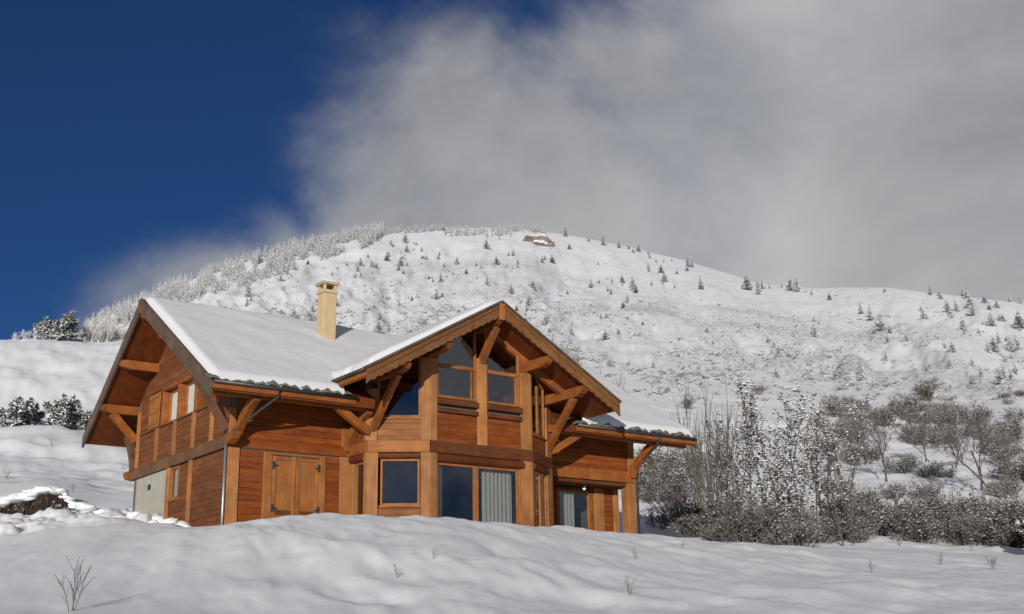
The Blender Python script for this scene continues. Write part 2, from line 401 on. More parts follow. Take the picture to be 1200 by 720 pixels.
def profile(px):
    es = [(0.8, (-4.6 - CAM[2]) / 0.8), (6, (-4.05 - CAM[2]) / 6), (15, tanE(px, 722))]
    for d, v in KEY[px]:
        es.append((d, (v[1] - CAM[2]) / d if isinstance(v, tuple) else tanE(px, v)))
    R = es[-1][0]; zr = CAM[2] + R * es[-1][1]
    es.append((R * 1.25, (zr - 25 - CAM[2]) / (R * 1.25)))
    es.append((2600, (zr - 160 - CAM[2]) / 2600))
    return es
cols = [(azim(px), profile(px)) for px in sorted(KEY)]
def zprof(zs):
    ds = [.8, 6, 12, 30, 36, 41, 45, 60, 80, 120, 200, 450, 900, 1125, 2600]
    return [(d, (float(np.interp(math.log(d), [math.log(a) for a, _ in zs], [b for _, b in zs])) - CAM[2]) / d) for d in ds]
A0 = azim(600)
left = zprof([(.8, -4.6), (30, -4), (100, 3), (400, 30), (900, 60), (2600, 60)])
right = zprof([(.8, -4.6), (30, -5), (100, -8), (400, 0), (900, 60), (2600, 60)])
back = zprof([(.8, -4.6), (30, -9), (100, -24), (400, -60), (900, -70), (2600, -60)])
allc = [(A0 - math.pi, back), (A0 - 2.3, back), (A0 - 1.3, left)] + cols + [(A0 + 1.3, right), (A0 + 2.3, back), (A0 + math.pi, back)]
azk = np.array([a for a, _ in allc])
lnk = np.log(np.array([[e[0] for e in p] for _, p in allc])); tnk = np.array([[e[1] for e in p] for _, p in allc])
azl, azr = azim(-60), azim(1260)
AZ = np.concatenate([np.linspace(A0 - math.pi, azl, 60, endpoint=False), np.linspace(azl, azr, 800, endpoint=False), np.linspace(azr, A0 + math.pi, 60)])
DD = np.concatenate([np.geomspace(.8, 10, 26, endpoint=False), np.linspace(10, 50, 165, endpoint=False), np.geomspace(50, 1150, 250, endpoint=False), np.geomspace(1150, 2600, 14)])
LD = np.log(DD)
def pchip(x, y, xi):
    h = np.diff(x); dl = np.diff(y) / h; n = len(x); m = np.zeros(n)
    for i in range(1, n - 1):
        if dl[i - 1] * dl[i] > 0:
            w1 = 2 * h[i] + h[i - 1]; w2 = h[i] + 2 * h[i - 1]
            m[i] = (w1 + w2) / (w1 / dl[i - 1] + w2 / dl[i])
    m[0] = dl[0]; m[-1] = dl[-1]
    k = np.clip(np.searchsorted(x, xi) - 1, 0, n - 2); t = (xi - x[k]) / h[k]
    return ((1 + 2 * t) * (1 - t) ** 2 * y[k] + t * (1 - t) ** 2 * h[k] * m[k] + t * t * (3 - 2 * t) * y[k + 1] + t * t * (t - 1) * h[k] * m[k + 1])
TT = np.empty((len(AZ), len(DD))); RR = np.empty(len(AZ))
for i, a in enumerate(AZ):
    ln = np.array([np.interp(a, azk, lnk[:, j]) for j in range(lnk.shape[1])])
    tn = np.array([np.interp(a, azk, tnk[:, j]) for j in range(tnk.shape[1])])
    TT[i] = pchip(ln, tn, LD); RR[i] = math.exp(ln[12])
# soften the joints between profile columns
ker = np.exp(-0.5 * (np.arange(-9, 10) / 4.0) ** 2); ker /= ker.sum()
pad = np.pad(TT, ((9, 9), (0, 0)), mode='edge')
TT = sum(ker[k] * pad[k:k + len(AZ)] for k in range(19))
AA, DG = np.meshgrid(AZ, DD, indexing='ij')
GX = CAM[0] + np.sin(AA) * DG; GY = CAM[1] + np.cos(AA) * DG
GZ = CAM[2] + TT * DG
PX = np.interp(AA, [azim(p) for p in range(-300, 1501, 50)], list(range(-300, 1501, 50)))
# wind drifts in the open foreground snow: long soft ridges
ca, sa = math.cos(1.2), math.sin(1.2)
ux, uy = GX * ca + GY * sa, -GX * sa + GY * ca
dr = fbm(ux / 2.1 + .5 * fbm(GX / 2.2, GY / 2.2, 2, 9), uy / .72 + .4 * fbm(GX / 1.5, GY / 1.5, 2, 19), 3, 3, .42)
dr2 = fbm(GX / 5.5, GY / 5.5, 2, 21)
fore = 1 - sm(33, 46, DG)
clear_left = sm(60, 420, PX)                                     # the left of the slope lies smoother
GZ += fore * (dr * (.04 + .10 * clear_left) * (1 - np.abs(.5 * dr2)) + dr2 * .12 + .022 * clear_left * fbm(ux / 1.0, uy / .36, 2, 27)) * sm(3, 9, DG)
# trampled, ploughed-up snow left of the gable
lump = sm(300, 215, PX) * sm(31.5, 34.0, DG) * (1 - sm(39.5, 41, DG))
GZ += lump * (np.abs(fbm(GX / 1.1, GY / 1.1, 4, 31, .5)) * .62 - .10)
# rough pasture
mid = sm(43, 54, DG) * (1 - sm(150, 260, DG))
GZ += mid * (fbm(GX / 6, GY / 6, 4, 41) * .5 + fbm(GX / 2.4, GY / 2.4, 3, 45, .6) * .34)
# terraces in the right-hand slope
ter = sm(700, 820, PX) * sm(58, 75, DG) * (1 - sm(170, 230, DG))
GZ += ter * (np.sin(GZ / 3.1 + fbm(GX / 30, GY / 30, 2, 51) * 3) * .55)
# mountain relief, calm at the skyline
win = sm(180, 420, DG) * (1 - .85 * sm(.72, .97, DG / RR[:, None])) * (1 - sm(1.05, 1.2, DG / RR[:, None]))
gul = fbm(AA * 26 + .3 * fbm(GX / 130, GY / 130, 2, 61), LD * 3.0, 4, 63, .55)
GZ += win * (gul * 7 + fbm(GX / 75, GY / 75, 4, 71, .5) * 3.2)
far = sm(150, 300, DG) * (1 - sm(1.1, 1.3, DG / RR[:, None]))
GZ += far * (fbm(GX / 14, GY / 14, 3, 81) * .55 + fbm(GX / 4, GY / 4, 2, 85) * .30)
TT = (GZ - CAM[2]) / DG                                         # final tangents, used to stand things on the ground
def cell(a, d):
    i = int(np.clip(np.searchsorted(AZ, a) - 1, 0, len(AZ) - 2)); j = int(np.clip(np.searchsorted(DD, d) - 1, 0, len(DD) - 2))
    return i, j, (a - AZ[i]) / (AZ[i + 1] - AZ[i]), (d - DD[j]) / (DD[j + 1] - DD[j])
def gz(x, y):
    dx, dy = x - CAM[0], y - CAM[1]; a = math.atan2(dx, dy)
    while a < A0 - math.pi: a += 2 * math.pi
    while a > A0 + math.pi: a -= 2 * math.pi
    i, j, s, t = cell(a, math.hypot(dx, dy))
    return float((GZ[i, j] * (1 - s) + GZ[i + 1, j] * s) * (1 - t) + (GZ[i, j + 1] * (1 - s) + GZ[i + 1, j + 1] * s) * t)
def ground_at(px, d):
    """the ground point in the direction of picture column px, d metres away"""
    a = azim(px); x, y = CAM[0] + math.sin(a) * d, CAM[1] + math.cos(a) * d
    return Vector((x, y, gz(x, y)))
def ground_seen(px, py, dmin=20):
    """the first ground point along a line of sight"""
    r = rayv(px, py); te = r[2] / math.hypot(r[0], r[1]); a = math.atan2(r[0], r[1])
    i, _, s, _ = cell(a, 50); row = TT[i] * (1 - s) + TT[i + 1] * s
    k = np.nonzero((row >= te) & (DD > dmin))[0]
    if len(k) == 0: return None
    k = k[0]
    if k == 0: return None
    f = (te - row[k - 1]) / (row[k] - row[k - 1] + 1e-9); f = min(max(f, 0), 1); d = DD[k - 1] + f * (DD[k] - DD[k - 1])
    x, y = CAM[0] + math.sin(a) * d, CAM[1] + math.cos(a) * d
    return Vector((x, y, gz(x, y)))

# how bare the ground is (scrub, grass and stones through the snow) and where the cut bank shows earth
big = fbm(GX / 90, GY / 90, 3, 91)
bare = far * np.clip(.52 + .55 * big + .2 * gul, 0, 1)
bare *= (1 - .65 * sm(.62, .95, DG / RR[:, None])) * (1 - .45 * sm(420, 250, PX))
bare += .45 * sm(700, 800, PX) * sm(58, 80, DG) * (1 - sm(200, 300, DG)) * np.clip(.4 + fbm(GX / 25, GY / 25, 3, 95), 0, 1)
bare += (.30 + .35 * fbm(GX / 9, GY / 9, 3, 93)) * sm(44, 50, DG) * (1 - sm(95, 118, DG)) * sm(260, 160, PX)
slope_b = np.gradient(GZ, axis=1) / np.gradient(DG, axis=1)
bank_n = fbm(PX / 22, DG * 0 + 3.1, 3, 97)
edge_top = 42.35 + .35 * fbm(PX / 14, DG * 0 + 1.7, 3, 98); edge_lo = 41.15 + .4 * bank_n
earth = sm(116, 104, PX + 8 * bank_n) * sm(edge_lo, edge_lo + .15, DG) * (1 - sm(edge_top - .12, edge_top, DG))

nA, nD = GZ.shape
V3 = np.stack([GX, GY, GZ], -1).reshape(-1, 3)
idx = np.arange(nA * nD).reshape(nA, nD)
F = np.stack([idx[:-1, :-1], idx[:-1, 1:], idx[1:, 1:], idx[1:, :-1]], -1).reshape(-1, 4)
gme = bpy.data.meshes.new('ground')
gme.vertices.add(len(V3)); gme.vertices.foreach_set('co', V3.ravel())
gme.loops.add(F.size); gme.loops.foreach_set('vertex_index', F.ravel())
gme.polygons.add(len(F)); gme.polygons.foreach_set('loop_start', np.arange(0, F.size, 4)); gme.polygons.foreach_set('loop_total', np.full(len(F), 4))
gme.polygons.foreach_set('use_smooth', np.ones(len(F), bool))
gme.update(); gme.validate()
for nm, arr in (('bare', bare), ('earth', earth)):
    at = gme.attributes.new(nm, 'FLOAT', 'POINT'); at.data.foreach_set('value', arr.ravel().astype(np.float32))
m, t, b = newmat('snow_ground')
tc = N(t, 'ShaderNodeTexCoord')
nf = N(t, 'ShaderNodeTexNoise', inp={'Scale': 5.0, 'Detail': 10.0, 'Roughness': 0.7}); L(t, tc.outputs['Object'], nf.inputs['Vector'])
sr = ramp(t, [(.25, (.665, .675, .70)), (.75, (.73, .74, .76))]); L(t, nf.outputs['Fac'], sr.inputs['Fac'])
mpb = N(t, 'ShaderNodeMapping', inp={'Rotation': (0, 0, .64), 'Scale': (.42, .62, 1.7)}); L(t, tc.outputs['Object'], mpb.inputs['Vector'])
nb = N(t, 'ShaderNodeTexNoise', inp={'Scale': 1.0, 'Detail': 7.0, 'Roughness': 0.68}); L(t, mpb.outputs[0], nb.inputs['Vector'])
ab = N(t, 'ShaderNodeAttribute', attribute_name='bare')
thr = N(t, 'ShaderNodeMath', operation='MULTIPLY_ADD', inp={1: .26, 2: 0.0}); L(t, ab.outputs['Fac'], thr.inputs[0])
sb = N(t, 'ShaderNodeMath', operation='ADD'); L(t, nb.outputs['Fac'], sb.inputs[0]); L(t, thr.outputs[0], sb.inputs[1])
mr = N(t, 'ShaderNodeMapRange', inp={'From Min': .66, 'From Max': .80, 'To Max': .75}); L(t, sb.outputs[0], mr.inputs['Value'])
nc = N(t, 'ShaderNodeTexNoise', inp={'Scale': .35, 'Detail': 4.0}); L(t, tc.outputs['Object'], nc.inputs['Vector'])
br = ramp(t, [(.35, (.24, .23, .21)), (.65, (.38, .36, .325))]); L(t, nc.outputs['Fac'], br.inputs['Fac'])
m1 = N(t, 'ShaderNodeMix', data_type='RGBA'); L(t, mr.outputs[0], m1.inputs['Factor']); L(t, sr.outputs['Color'], m1.inputs[6]); L(t, br.outputs['Color'], m1.inputs[7])
ae = N(t, 'ShaderNodeAttribute', attribute_name='earth')
er = ramp(t, [(.3, (.022, .016, .012)), (.7, (.06, .042, .03))]); L(t, nf.outputs['Fac'], er.inputs['Fac'])
m2 = N(t, 'ShaderNodeMix', data_type='RGBA'); L(t, ae.outputs['Fac'], m2.inputs['Factor']); L(t, m1.outputs[2], m2.inputs[6]); L(t, er.outputs['Color'], m2.inputs[7])
L(t, m2.outputs[2], b.inputs['Base Color']); b.inputs['Roughness'].default_value = .75; b.inputs['Specular IOR Level'].default_value = .2
bp = N(t, 'ShaderNodeBump', inp={'Strength': .35, 'Distance': .03}); L(t, nf.outputs['Fac'], bp.inputs['Height']); L(t, bp.outputs[0], b.inputs['Normal'])
gme.materials.append(m)
ground = link('ground', gme); ground['kind'] = 'structure'

exec_marker = None
# ================================================================== the chalet
W_, LX = 7.0, 14.0
OG, OE, ZE, ZR, YR, OGR = 1.158, 1.526, 3.493, 6.948, 4.035, 1.37
SL = (ZR - ZE) / (YR + OE)
YRE, ZRE = 8.53, 3.62                        # rear eave
SLR = (ZR - ZRE) / (YRE - YR)
XB, YB, HW, ZEB, ZRB = 6.634, 2.9055, 4.2376, 3.967, 6.352
SLB = (ZRB - ZEB) / HW
TH = 0.26
def main_top(y): return ZE + SL * (y + OE) if y <= YR else ZR - SLR * (y - YR)
def bay_top(x): return ZRB - SLB * abs(x - XB)
chalet = tag(empty('chalet'), 'timber chalet with orange wood siding, glazed gabled bay and overhanging roof', 'house')
ZB = 2.156; ZB2 = 2.47                        # floor band

class Wall:
    def __init__(s, p0, p1):
        s.p0 = np.array(p0, float); d = np.array(p1, float) - s.p0; s.len = np.linalg.norm(d); s.t = d / s.len
        s.n = np.array((s.t[1], -s.t[0]))     # outward is to the right of travel
    def at(s, u, o, z):
        q = s.p0 + s.t * u + s.n * o; return (q[0], q[1], z)
    def box(s, mb, u0, u1, z0, z1, o0, o1):
        mb.poly_prism([s.at(u0, o0, z0), s.at(u1, o0, z0), s.at(u1, o1, z0), s.at(u0, o1, z0)], (0, 0, z1 - z0)); return mb
    def part(s, name, u0, u1, z0, z1, o0, o1, mat, parent=None, bevel=.012):
        return s.box(MB(), u0, u1, z0, z1, o0, o1).build(name, mat, parent or chalet, bevel)
    def prism(s, mb, poly, o0, o1):
        d = np.array((*(s.n * (o1 - o0)), 0)); mb.poly_prism([s.at(u, o0, z) for u, z in poly], d); return mb
def clip(poly, axis, val, keep_above):
    out = []
    for i in range(len(poly)):
        a, b = poly[i], poly[(i + 1) % len(poly)]
        ia = (a[axis] >= val) == keep_above; ib = (b[axis] >= val) == keep_above
        if ia: out.append(a)
        if ia != ib:
            t = (val - a[axis]) / (b[axis] - a[axis]); out.append((a[0] + (b[0] - a[0]) * t, a[1] + (b[1] - a[1]) * t))
    return out
ROW = 0.165
def panel(wall, poly, mat, backing=None, planks=True, off=0.0):
    """one boarded wall panel (u, z outline); every board is its own piece"""
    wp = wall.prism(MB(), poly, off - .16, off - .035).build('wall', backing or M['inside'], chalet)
    if not planks: return wp
    z0 = min(p[1] for p in poly); z1 = max(p[1] for p in poly)
    k0 = int(math.floor((z0 + 2) / ROW)); z = k0 * ROW - 2
    while z < z1:
        q = clip(clip(poly, 1, z + .002, True), 1, z + ROW - .002, False) if True else poly
        if len(q) >= 3:
            w = max(p[0] for p in q) - min(p[0] for p in q); h = max(p[1] for p in q) - min(p[1] for p in q)
            if w > .06 and h > .03:
                j = RNG.uniform(-.004, .004)
                wall.prism(MB(), q, off - .034, off + j).build('plank', mat, wp, bevel=.005)
        z += ROW
    return wp
def window(wall, u0, u1, z0, z1, off=-.06, bars=(), mat='frame', fw=.06, poly=None, pane_backing=None, sill=True):
    """frame as the part, pane and the rest as its pieces"""
    pts = poly or [(u0, z0), (u1, z0), (u1, z1), (u0, z1)]
    cu = sum(p[0] for p in pts) / len(pts); cz = sum(p[1] for p in pts) / len(pts)
    f = MB(); n = len(pts)
    for i in range(n):
        a, b = pts[i], pts[(i + 1) % n]
        A = np.array(wall.at(a[0], off, a[1])); B = np.array(wall.at(b[0], off, b[1]))
        inn = np.array(wall.at(cu, off, cz)); e = (B - A) / np.linalg.norm(B - A); v = inn - (A + B) / 2; v -= e * (v @ e); v /= np.linalg.norm(v)
        f.sweep([A + v * fw / 2, B + v * fw / 2], .07 + .002 * i, fw, (*wall.n, 0))
    for bu0, bz0, bu1, bz1, bw in bars:
        f.sweep([wall.at(bu0, off, bz0), wall.at(bu1, off, bz1)], .064, bw, (*wall.n, 0))
    fo = f.build('window', M[mat], chalet, bevel=.006)
    wall.prism(MB(), pts, off - .012, off - .004).build('pane', M['glass'], fo)
    if sill: wall.box(MB(), u0 - .03, u1 + .03, z0 - .05, z0 - .003, off - .02, .05).build('sill', M[mat], fo, .006)
    return fo
def curtain(wall, parent, u0, u1, z0, z1, off):
    """hanging cloth with folds"""
    mb = MB(); n = max(10, int((u1 - u0) / .025)); b = 0
    for i in range(n + 1):
        u = u0 + (u1 - u0) * i / n; o = off + .03 * math.sin(u * 46) + .012 * math.sin(u * 97 + 1)
        mb.v += [wall.at(u, o, z0), wall.at(u, o, z1)]
    mb.f = [(2 * i, 2 * i + 2, 2 * i + 3, 2 * i + 1) for i in range(n)]
    return mb.build('curtain', M['curtain'], parent, smooth=True)

ZG = -0.9                                     # walls run down below the snow
gab = Wall((0, W_), (0, 0)); fro = Wall((0, 0), (XB - 3.128, 0)); 
BL, BFL, BFR, BR = (XB - 3.128, -.9934), (XB - 1.6966, -1.893), (XB + 1.6966, -1.893), (XB + 3.128, -.9934)
ret = Wall((BL[0], 0), BL); obl = Wall(BL, BFL); bay = Wall(BFL, BFR); obr = Wall(BFR, BR); rer = Wall(BR, (BR[0], 0))
rup = Wall((BR[0], 0), (LX, 0)); rlo = Wall((BR[0], .85), (LX, .85)); ren = Wall((LX, 0), (LX, W_)); rea = Wall((LX, W_), (0, W_))
rgab = Wall((.17, W_), (.17, 0))

# ---- roof slabs (boarded undersides) ----
def slab(name, quad, th, mat):
    return MB().poly_prism(quad, (0, 0, -th)).build(name, mat, chalet)
x0, x1 = -OG + .03, LX + OGR - .03
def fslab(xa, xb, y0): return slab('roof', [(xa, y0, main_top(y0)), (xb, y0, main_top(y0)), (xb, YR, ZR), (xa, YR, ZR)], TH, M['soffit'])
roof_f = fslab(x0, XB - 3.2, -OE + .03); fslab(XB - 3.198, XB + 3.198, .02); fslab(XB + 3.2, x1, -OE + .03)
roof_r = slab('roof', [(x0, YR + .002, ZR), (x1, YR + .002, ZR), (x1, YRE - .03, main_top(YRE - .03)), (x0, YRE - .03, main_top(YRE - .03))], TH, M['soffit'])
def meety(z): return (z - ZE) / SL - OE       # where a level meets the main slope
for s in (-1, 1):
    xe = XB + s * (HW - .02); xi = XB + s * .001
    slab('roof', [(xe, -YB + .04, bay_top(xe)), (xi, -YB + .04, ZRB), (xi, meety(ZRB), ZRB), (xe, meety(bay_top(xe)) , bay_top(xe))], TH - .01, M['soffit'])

# ---- bargeboards ----
def barge(name, p_low, p_top, mat, depth, thick, axis, scallop=0.0):
    """board hung below the roof edge; the lower edge may be cut in small scallops"""
    a = np.array(p_low, float); b = np.array(p_top, float); n = 60 if scallop else 2
    up = []; lo = []
    for i in range(n):
        q = a + (b - a) * i / (n - 1); up.append(q + np.array((0, 0, .02)))
        dz = depth - (scallop * abs(math.sin(i * math.pi / 2.95)) if scallop else 0)
        lo.append(q - np.array((0, 0, dz)))
    mb = MB(); A = np.array(axis, float) * thick; k = len(up)
    for q in up: mb.v.append(tuple(q))
    for q in lo: mb.v.append(tuple(q))
    for q in up: mb.v.append(tuple(q + A))
    for q in lo: mb.v.append(tuple(q + A))
    for i in range(k - 1):
        mb.f += [(i, i + 1, k + i + 1, k + i), (2 * k + i, 3 * k + i, 3 * k + i + 1, 2 * k + i + 1),
                 (i, 2 * k + i, 2 * k + i + 1, i + 1), (k + i, k + i + 1, 3 * k + i + 1, 3 * k + i)]
    mb.f += [(0, k, 3 * k, 2 * k), (k - 1, 3 * k - 1, 4 * k - 1, 2 * k - 1)]
    return mb.build(name, mat, chalet)
# left gable
barge('bargeboard', (-OG - .04, -OE - .02, main_top(-OE - .02)), (-OG - .04, YR, ZR), M['barge_grey'], .40, .06, (1, 0, 0))
barge('bargeboard', (-OG - .041, YRE + .02, main_top(YRE + .02)), (-OG - .041, YR + .004, ZR), M['barge_grey'], .34, .06, (1, 0, 0))
barge('bargeboard', (LX + OGR - .02, -OE - .02, main_top(-OE - .02)), (LX + OGR - .02, YR, ZR), M['barge_grey'], .32, .05, (1, 0, 0))
barge('bargeboard', (LX + OGR - .021, YRE + .02, main_top(YRE + .02)), (LX + OGR - .021, YR + .004, ZR), M['barge_grey'], .32, .05, (1, 0, 0))
for s in (-1, 1):                              # bay gable, scalloped boards with a dark capping strip
    b1 = barge('bargeboard', (XB + s * (HW + .02), -YB - .03, ZEB - .01), (XB + s * .002, -YB - .03, ZRB), M['barge'], .40, .06, (0, 1, 0), .05)
    cp = MB().sweep([(XB + s * (HW + .05), -YB + .02, ZEB + .035 - .02), (XB + s * .003, -YB + .02, ZRB + .045)], .20, .055, (0, 1, 0)).build('capping', M['barge_grey'], b1)
    MB().sweep([(XB + s * (HW - .02), -YB - .045, ZEB - .13), (XB + s * .05, -YB - .045, ZRB - .105)], .028, .045, (0, 1, 0)).build('moulding', M['barge'], b1)
MB().box(XB - .085, XB + .085, -YB - .085, -YB + .02, ZRB - .50, ZRB - .02).build('apex_block', M['beam'], chalet, .01)
MB().box(-OG - .085, -OG + .02, YR - .08, YR + .08, ZR - .46, ZR - .02).build('apex_block', M['gable_beam'], chalet, .01)

# ---- eaves: fascia, gutter, tiles ----
for xa, xb_ in ((-OG + .03, XB - HW + .45), (XB + HW - .5, LX + OGR - .03)):
    fa = MB().box(xa, xb_, -OE - .015, -OE + .03, ZE - .19, ZE - .025).build('fascia', M['beam_orange'], chalet, .006)
    MB().tube([(xa, -OE - .06, ZE - .025), (xb_, -OE - .06, ZE - .03)], .047, 10).build('gutter', M['darkmetal'], fa, smooth=True)
tile_me = None
nt_ = int((LX + OGR + OG) / .31)
for i in range(nt_):
    x = -OG + .06 + i * .31
    if XB - HW + .5 < x < XB + HW - .5: continue
    if tile_me is None:
        mb = MB(); w, l = .145, .34
        mb.poly_prism([(-w, -.05, .0), (-w * .55, -.07, .045), (w * .2, -.065, .055), (w, -.04, .02), (w, l, .02 + l * SL), (-w, l, l * SL)], (0, .01, .035))
        to = mb.build('tile', M['tile'], roof_f, .008); tile_me = to.data
    else: to = link('tile', tile_me, roof_f)
    to.location = (x + RNG.uniform(-.04, .04), -OE + RNG.uniform(-.05, .06), ZE + RNG.uniform(-.02, .03)); to.rotation_euler = (RNG.uniform(-.05, .06), RNG.uniform(-.09, .09), RNG.uniform(-.1, .1)); to.scale = (RNG.uniform(.85, 1.1), 1, RNG.uniform(.7, 1.2))
for s in (-1, 1):                              # the bay's own short eaves
    xe = XB + s * (HW - .0)
    fa = MB().box(min(xe - s * .04, xe), max(xe - s * .04, xe), -YB + .06, meety(ZEB) + .05, ZEB - .19, ZEB - .0).build('fascia', M['beam_orange'], chalet, .006)
    MB().tube([(xe + s * .05, -YB + .06, ZEB - .02), (xe + s * .05, meety(ZEB) - .02, ZEB - .03)], .05, 10).build('gutter', M['darkmetal'], fa, smooth=True)

# ---- beams and braces ----
def beam(name, a, b, w, h, mat='beam_orange', parent=None, bevel=.012):
    a = np.array(a, float); b = np.array(b, float); d = b - a
    side = np.cross(d, (0, 0, 1)); 
    if np.linalg.norm(side) < 1e-6: side = np.array((1., 0, 0))
    return MB().sweep([a, b], w, h, side).build(name, M[mat], parent or chalet, bevel)
def brace(a, b, sag, w, h, mat='beam_orange'):
    a = np.array(a, float); b = np.array(b, float); m_ = (a + b) / 2 + np.array(sag, float)
    path = [a * (1 - t) ** 2 + m_ * 2 * t * (1 - t) + b * t * t for t in np.linspace(0, 1, 8)]
    d = b - a; side = np.cross((d[0], d[1], 0), (0, 0, 1))
    return MB().sweep(path, w, [h * (1.25 - .9 * t * (1 - t)) for t in np.linspace(0, 1, 8)], side).build('brace', M[mat], chalet)
ys = lambda y: main_top(y) - TH               # soffit level
# eave purlin along the front, with its braces
beam('purlin', (-OG + .1, -1.12, ys(-1.12) - .13), (BL[0] + .2, -1.12, ys(-1.12) - .13), .18, .24, 'beam_orange')
beam('purlin', (BR[0] - .2, -1.12, ys(-1.12) - .13), (LX + OGR - .12, -1.12, ys(-1.12) - .13), .18, .24, 'beam_orange')
zp = ys(-1.12) - .22
for x, mt in ((.16, 'beam_orange'), (3.40, 'beam_orange'), (13.84, 'beam_orange')):
    brace((x, -.04, 2.36), (x, -1.24, zp + .02), (0, .36, .0), .17, .22, mt)
brace((BL[0] + .02, -1.05, 2.72), (BL[0] - 1.0, -1.13, zp + .04), (0, 0, -.08), .15, .20)
brace((BR[0] - .02, -1.05, 2.72), (BR[0] + 1.0, -1.13, zp + .04), (0, 0, -.08), .15, .20)
# left gable purlins
def roof_purlin_y(y): return (ys(y) if y <= YR else ZR - SLR * (y - YR) - TH) - .14
for y, mt in ((-.02, 'beam_orange'), (2.45, 'beam_orange'), (YR, 'beam_orange'), (5.62, 'beam_orange'), (7.08, 'beam_orange')):
    z = roof_purlin_y(y) - (.06 if y == YR else 0) - .03
    pu = MB().sweep([(-OG + .02, y, z + .06), (-OG + .10, y, z + .02), (-OG + .28, y, z), (.75, y, z)], .20, [.12, .2, .26, .26], (0, 1, 0)).build('purlin', M[mt], chalet)
brace((-.05, 7.02, 3.35), (-.82, 7.04, roof_purlin_y(7.08) - .16), (.02, 0, -.04), .16, .2)
brace((-.05, .10, 2.62), (-.95, .02, roof_purlin_y(-.02) - .16), (.02, 0, -.04), .14, .18, 'gable_beam')
brace((-.02, 7.10, 2.45), (-.05, 7.75, 3.62), (0, -.16, -.02), .16, .22, 'gable_beam')
# bay purlins
def bz(x): return bay_top(x) - TH
for dx, b_ in ((0, True), (-1.72, False), (1.72, False), (-3.0, True), (3.0, True)):
    x = XB + dx; z = bz(x) - .15 - (.06 if dx == 0 else .04)
    yi = -.6 if abs(dx) > 2 else -1.4
    MB().sweep([(x, -YB + .06, z + .07), (x, -YB + .16, z + .03), (x, -YB + .34, z), (x, yi, z)], .21, [.13, .21, .28, .28], (1, 0, 0)).build('purlin', M['beam_orange'], chalet)
    if dx == 0: brace((x, -1.92, 4.88), (x, -YB + .25, z - .16), (0, .05, -.04), .16, .18, 'beam_orange')
    elif b_: brace((x, -1.06, 2.78), (x, -YB + .55, z - .13), (0, .12, -.10), .15, .17, 'beam_orange')
# rafters inside the bay gable, seen through the glass
for s in (-1, 1):
    MB().sweep([(XB + s * 3.0, -1.80, bz(XB + 3.0) - .09), (XB + s * .1, -1.80, bz(XB + .1) - .09)], .16, .18, (0, 1, 0)).build('rafter', M['beam_orange'], chalet)

# ---- floor bands ----
gab.part('band', -.32, W_ + .02, ZB, ZB2, -.1, .075, M['gable_beam'])
MB().sweep([(-.02, -.02, (ZB + ZB2) / 2 + .02), (-.02, -.22, (ZB + ZB2) / 2 + .03), (-.02, -.40, (ZB + ZB2) / 2 + .09), (-.02, -.50, (ZB + ZB2) / 2 + .15)], .22, [.30, .27, .18, .07], (1, 0, 0)).build('beam_end', M['beam_orange'], chalet)
MB().sweep([(-.02, W_ + .30, (ZB + ZB2) / 2), (-.02, W_ + .5, (ZB + ZB2) / 2 + .01), (-.02, W_ + .66, (ZB + ZB2) / 2 + .06), (-.02, W_ + .76, (ZB + ZB2) / 2 + .12)], .19, [.28, .25, .16, .06], (1, 0, 0)).build('beam_end', M['beam_orange'], chalet)
fro.part('band', .02, fro.len, ZB + .004, ZB2 - .05, -.12, .02, M['siding'])
ret.part('band', .0, ret.len - .005, ZB, ZB2, -.1, .06, M['beam_orange'])
obl.part('band', .008, obl.len - .008, ZB, ZB2, -.1, .062, M['beam'])
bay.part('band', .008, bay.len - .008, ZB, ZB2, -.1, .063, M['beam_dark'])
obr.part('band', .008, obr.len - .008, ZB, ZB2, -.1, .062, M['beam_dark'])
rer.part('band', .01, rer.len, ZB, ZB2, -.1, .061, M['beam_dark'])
rup.part('band', .05, rup.len + .02, ZB - .02, ZB2 + .02, -.2, .064, M['beam_orange'])
ren.part('band', .03, W_, ZB, ZB2, -.1, .06, M['beam_orange'])

# ---- left gable wall ----
def gtop(u): return ys(W_ - u) - .01 if W_ - u <= YR else ZR - SLR * (W_ - u - YR) - TH - .01
uR = W_ - YR
gposts_low = [(W_ - 2.5, .20), (W_ - 4.14, .20)]
SILL = 3.46
for u, w in gposts_low: gab.part('post', u - w / 2, u + w / 2, ZG, ZB - .003, -.15, .05, M['post'])
panel(gab, [(W_ - 2.4, ZG), (W_ - .0, ZG), (W_ - .0, ZB), (W_ - 2.4, ZB)], M['siding_gable'])
panel(gab, [(W_ - 3.38, ZG), (W_ - 2.6, ZG), (W_ - 2.6, ZB), (W_ - 3.38, ZB)], M['siding_gable'])
panel(gab, [(W_ - 4.04, ZG), (W_ - 3.38, ZG), (W_ - 3.38, 1.18), (W_ - 4.04, 1.18)], M['siding_gable'])
wn = window(gab, W_ - 4.02, W_ - 3.42, 1.22, ZB - .02, -.05); gab.box(MB(), W_ - 4.0, W_ - 3.44, 1.26, ZB - .05, -.14, -.12).build('pane_backing', M['curtain'], wn)
gab.box(MB(), 0, W_ - 4.24, ZG, ZB - .003, -.2, -.01).build('concrete_wall', M['concrete'], chalet, .01)
vt = gab.part('vent', 1.16, 1.50, 1.66, 1.90, -.02, .0, M['concrete']); gab.box(MB(), 1.20, 1.46, 1.70, 1.86, -.01, .006).build('grille', M['black'], vt)
gposts_up = [(.12, .2, 4.2), (1.73, .20, SILL), (3.14, .20, SILL), (4.55, .20, SILL), (5.85, .20, SILL)]
for u, w, zt in gposts_up: gab.part('post', u - w / 2, u + w / 2, ZB2 + .003, zt, -.15, .05, M['post'])
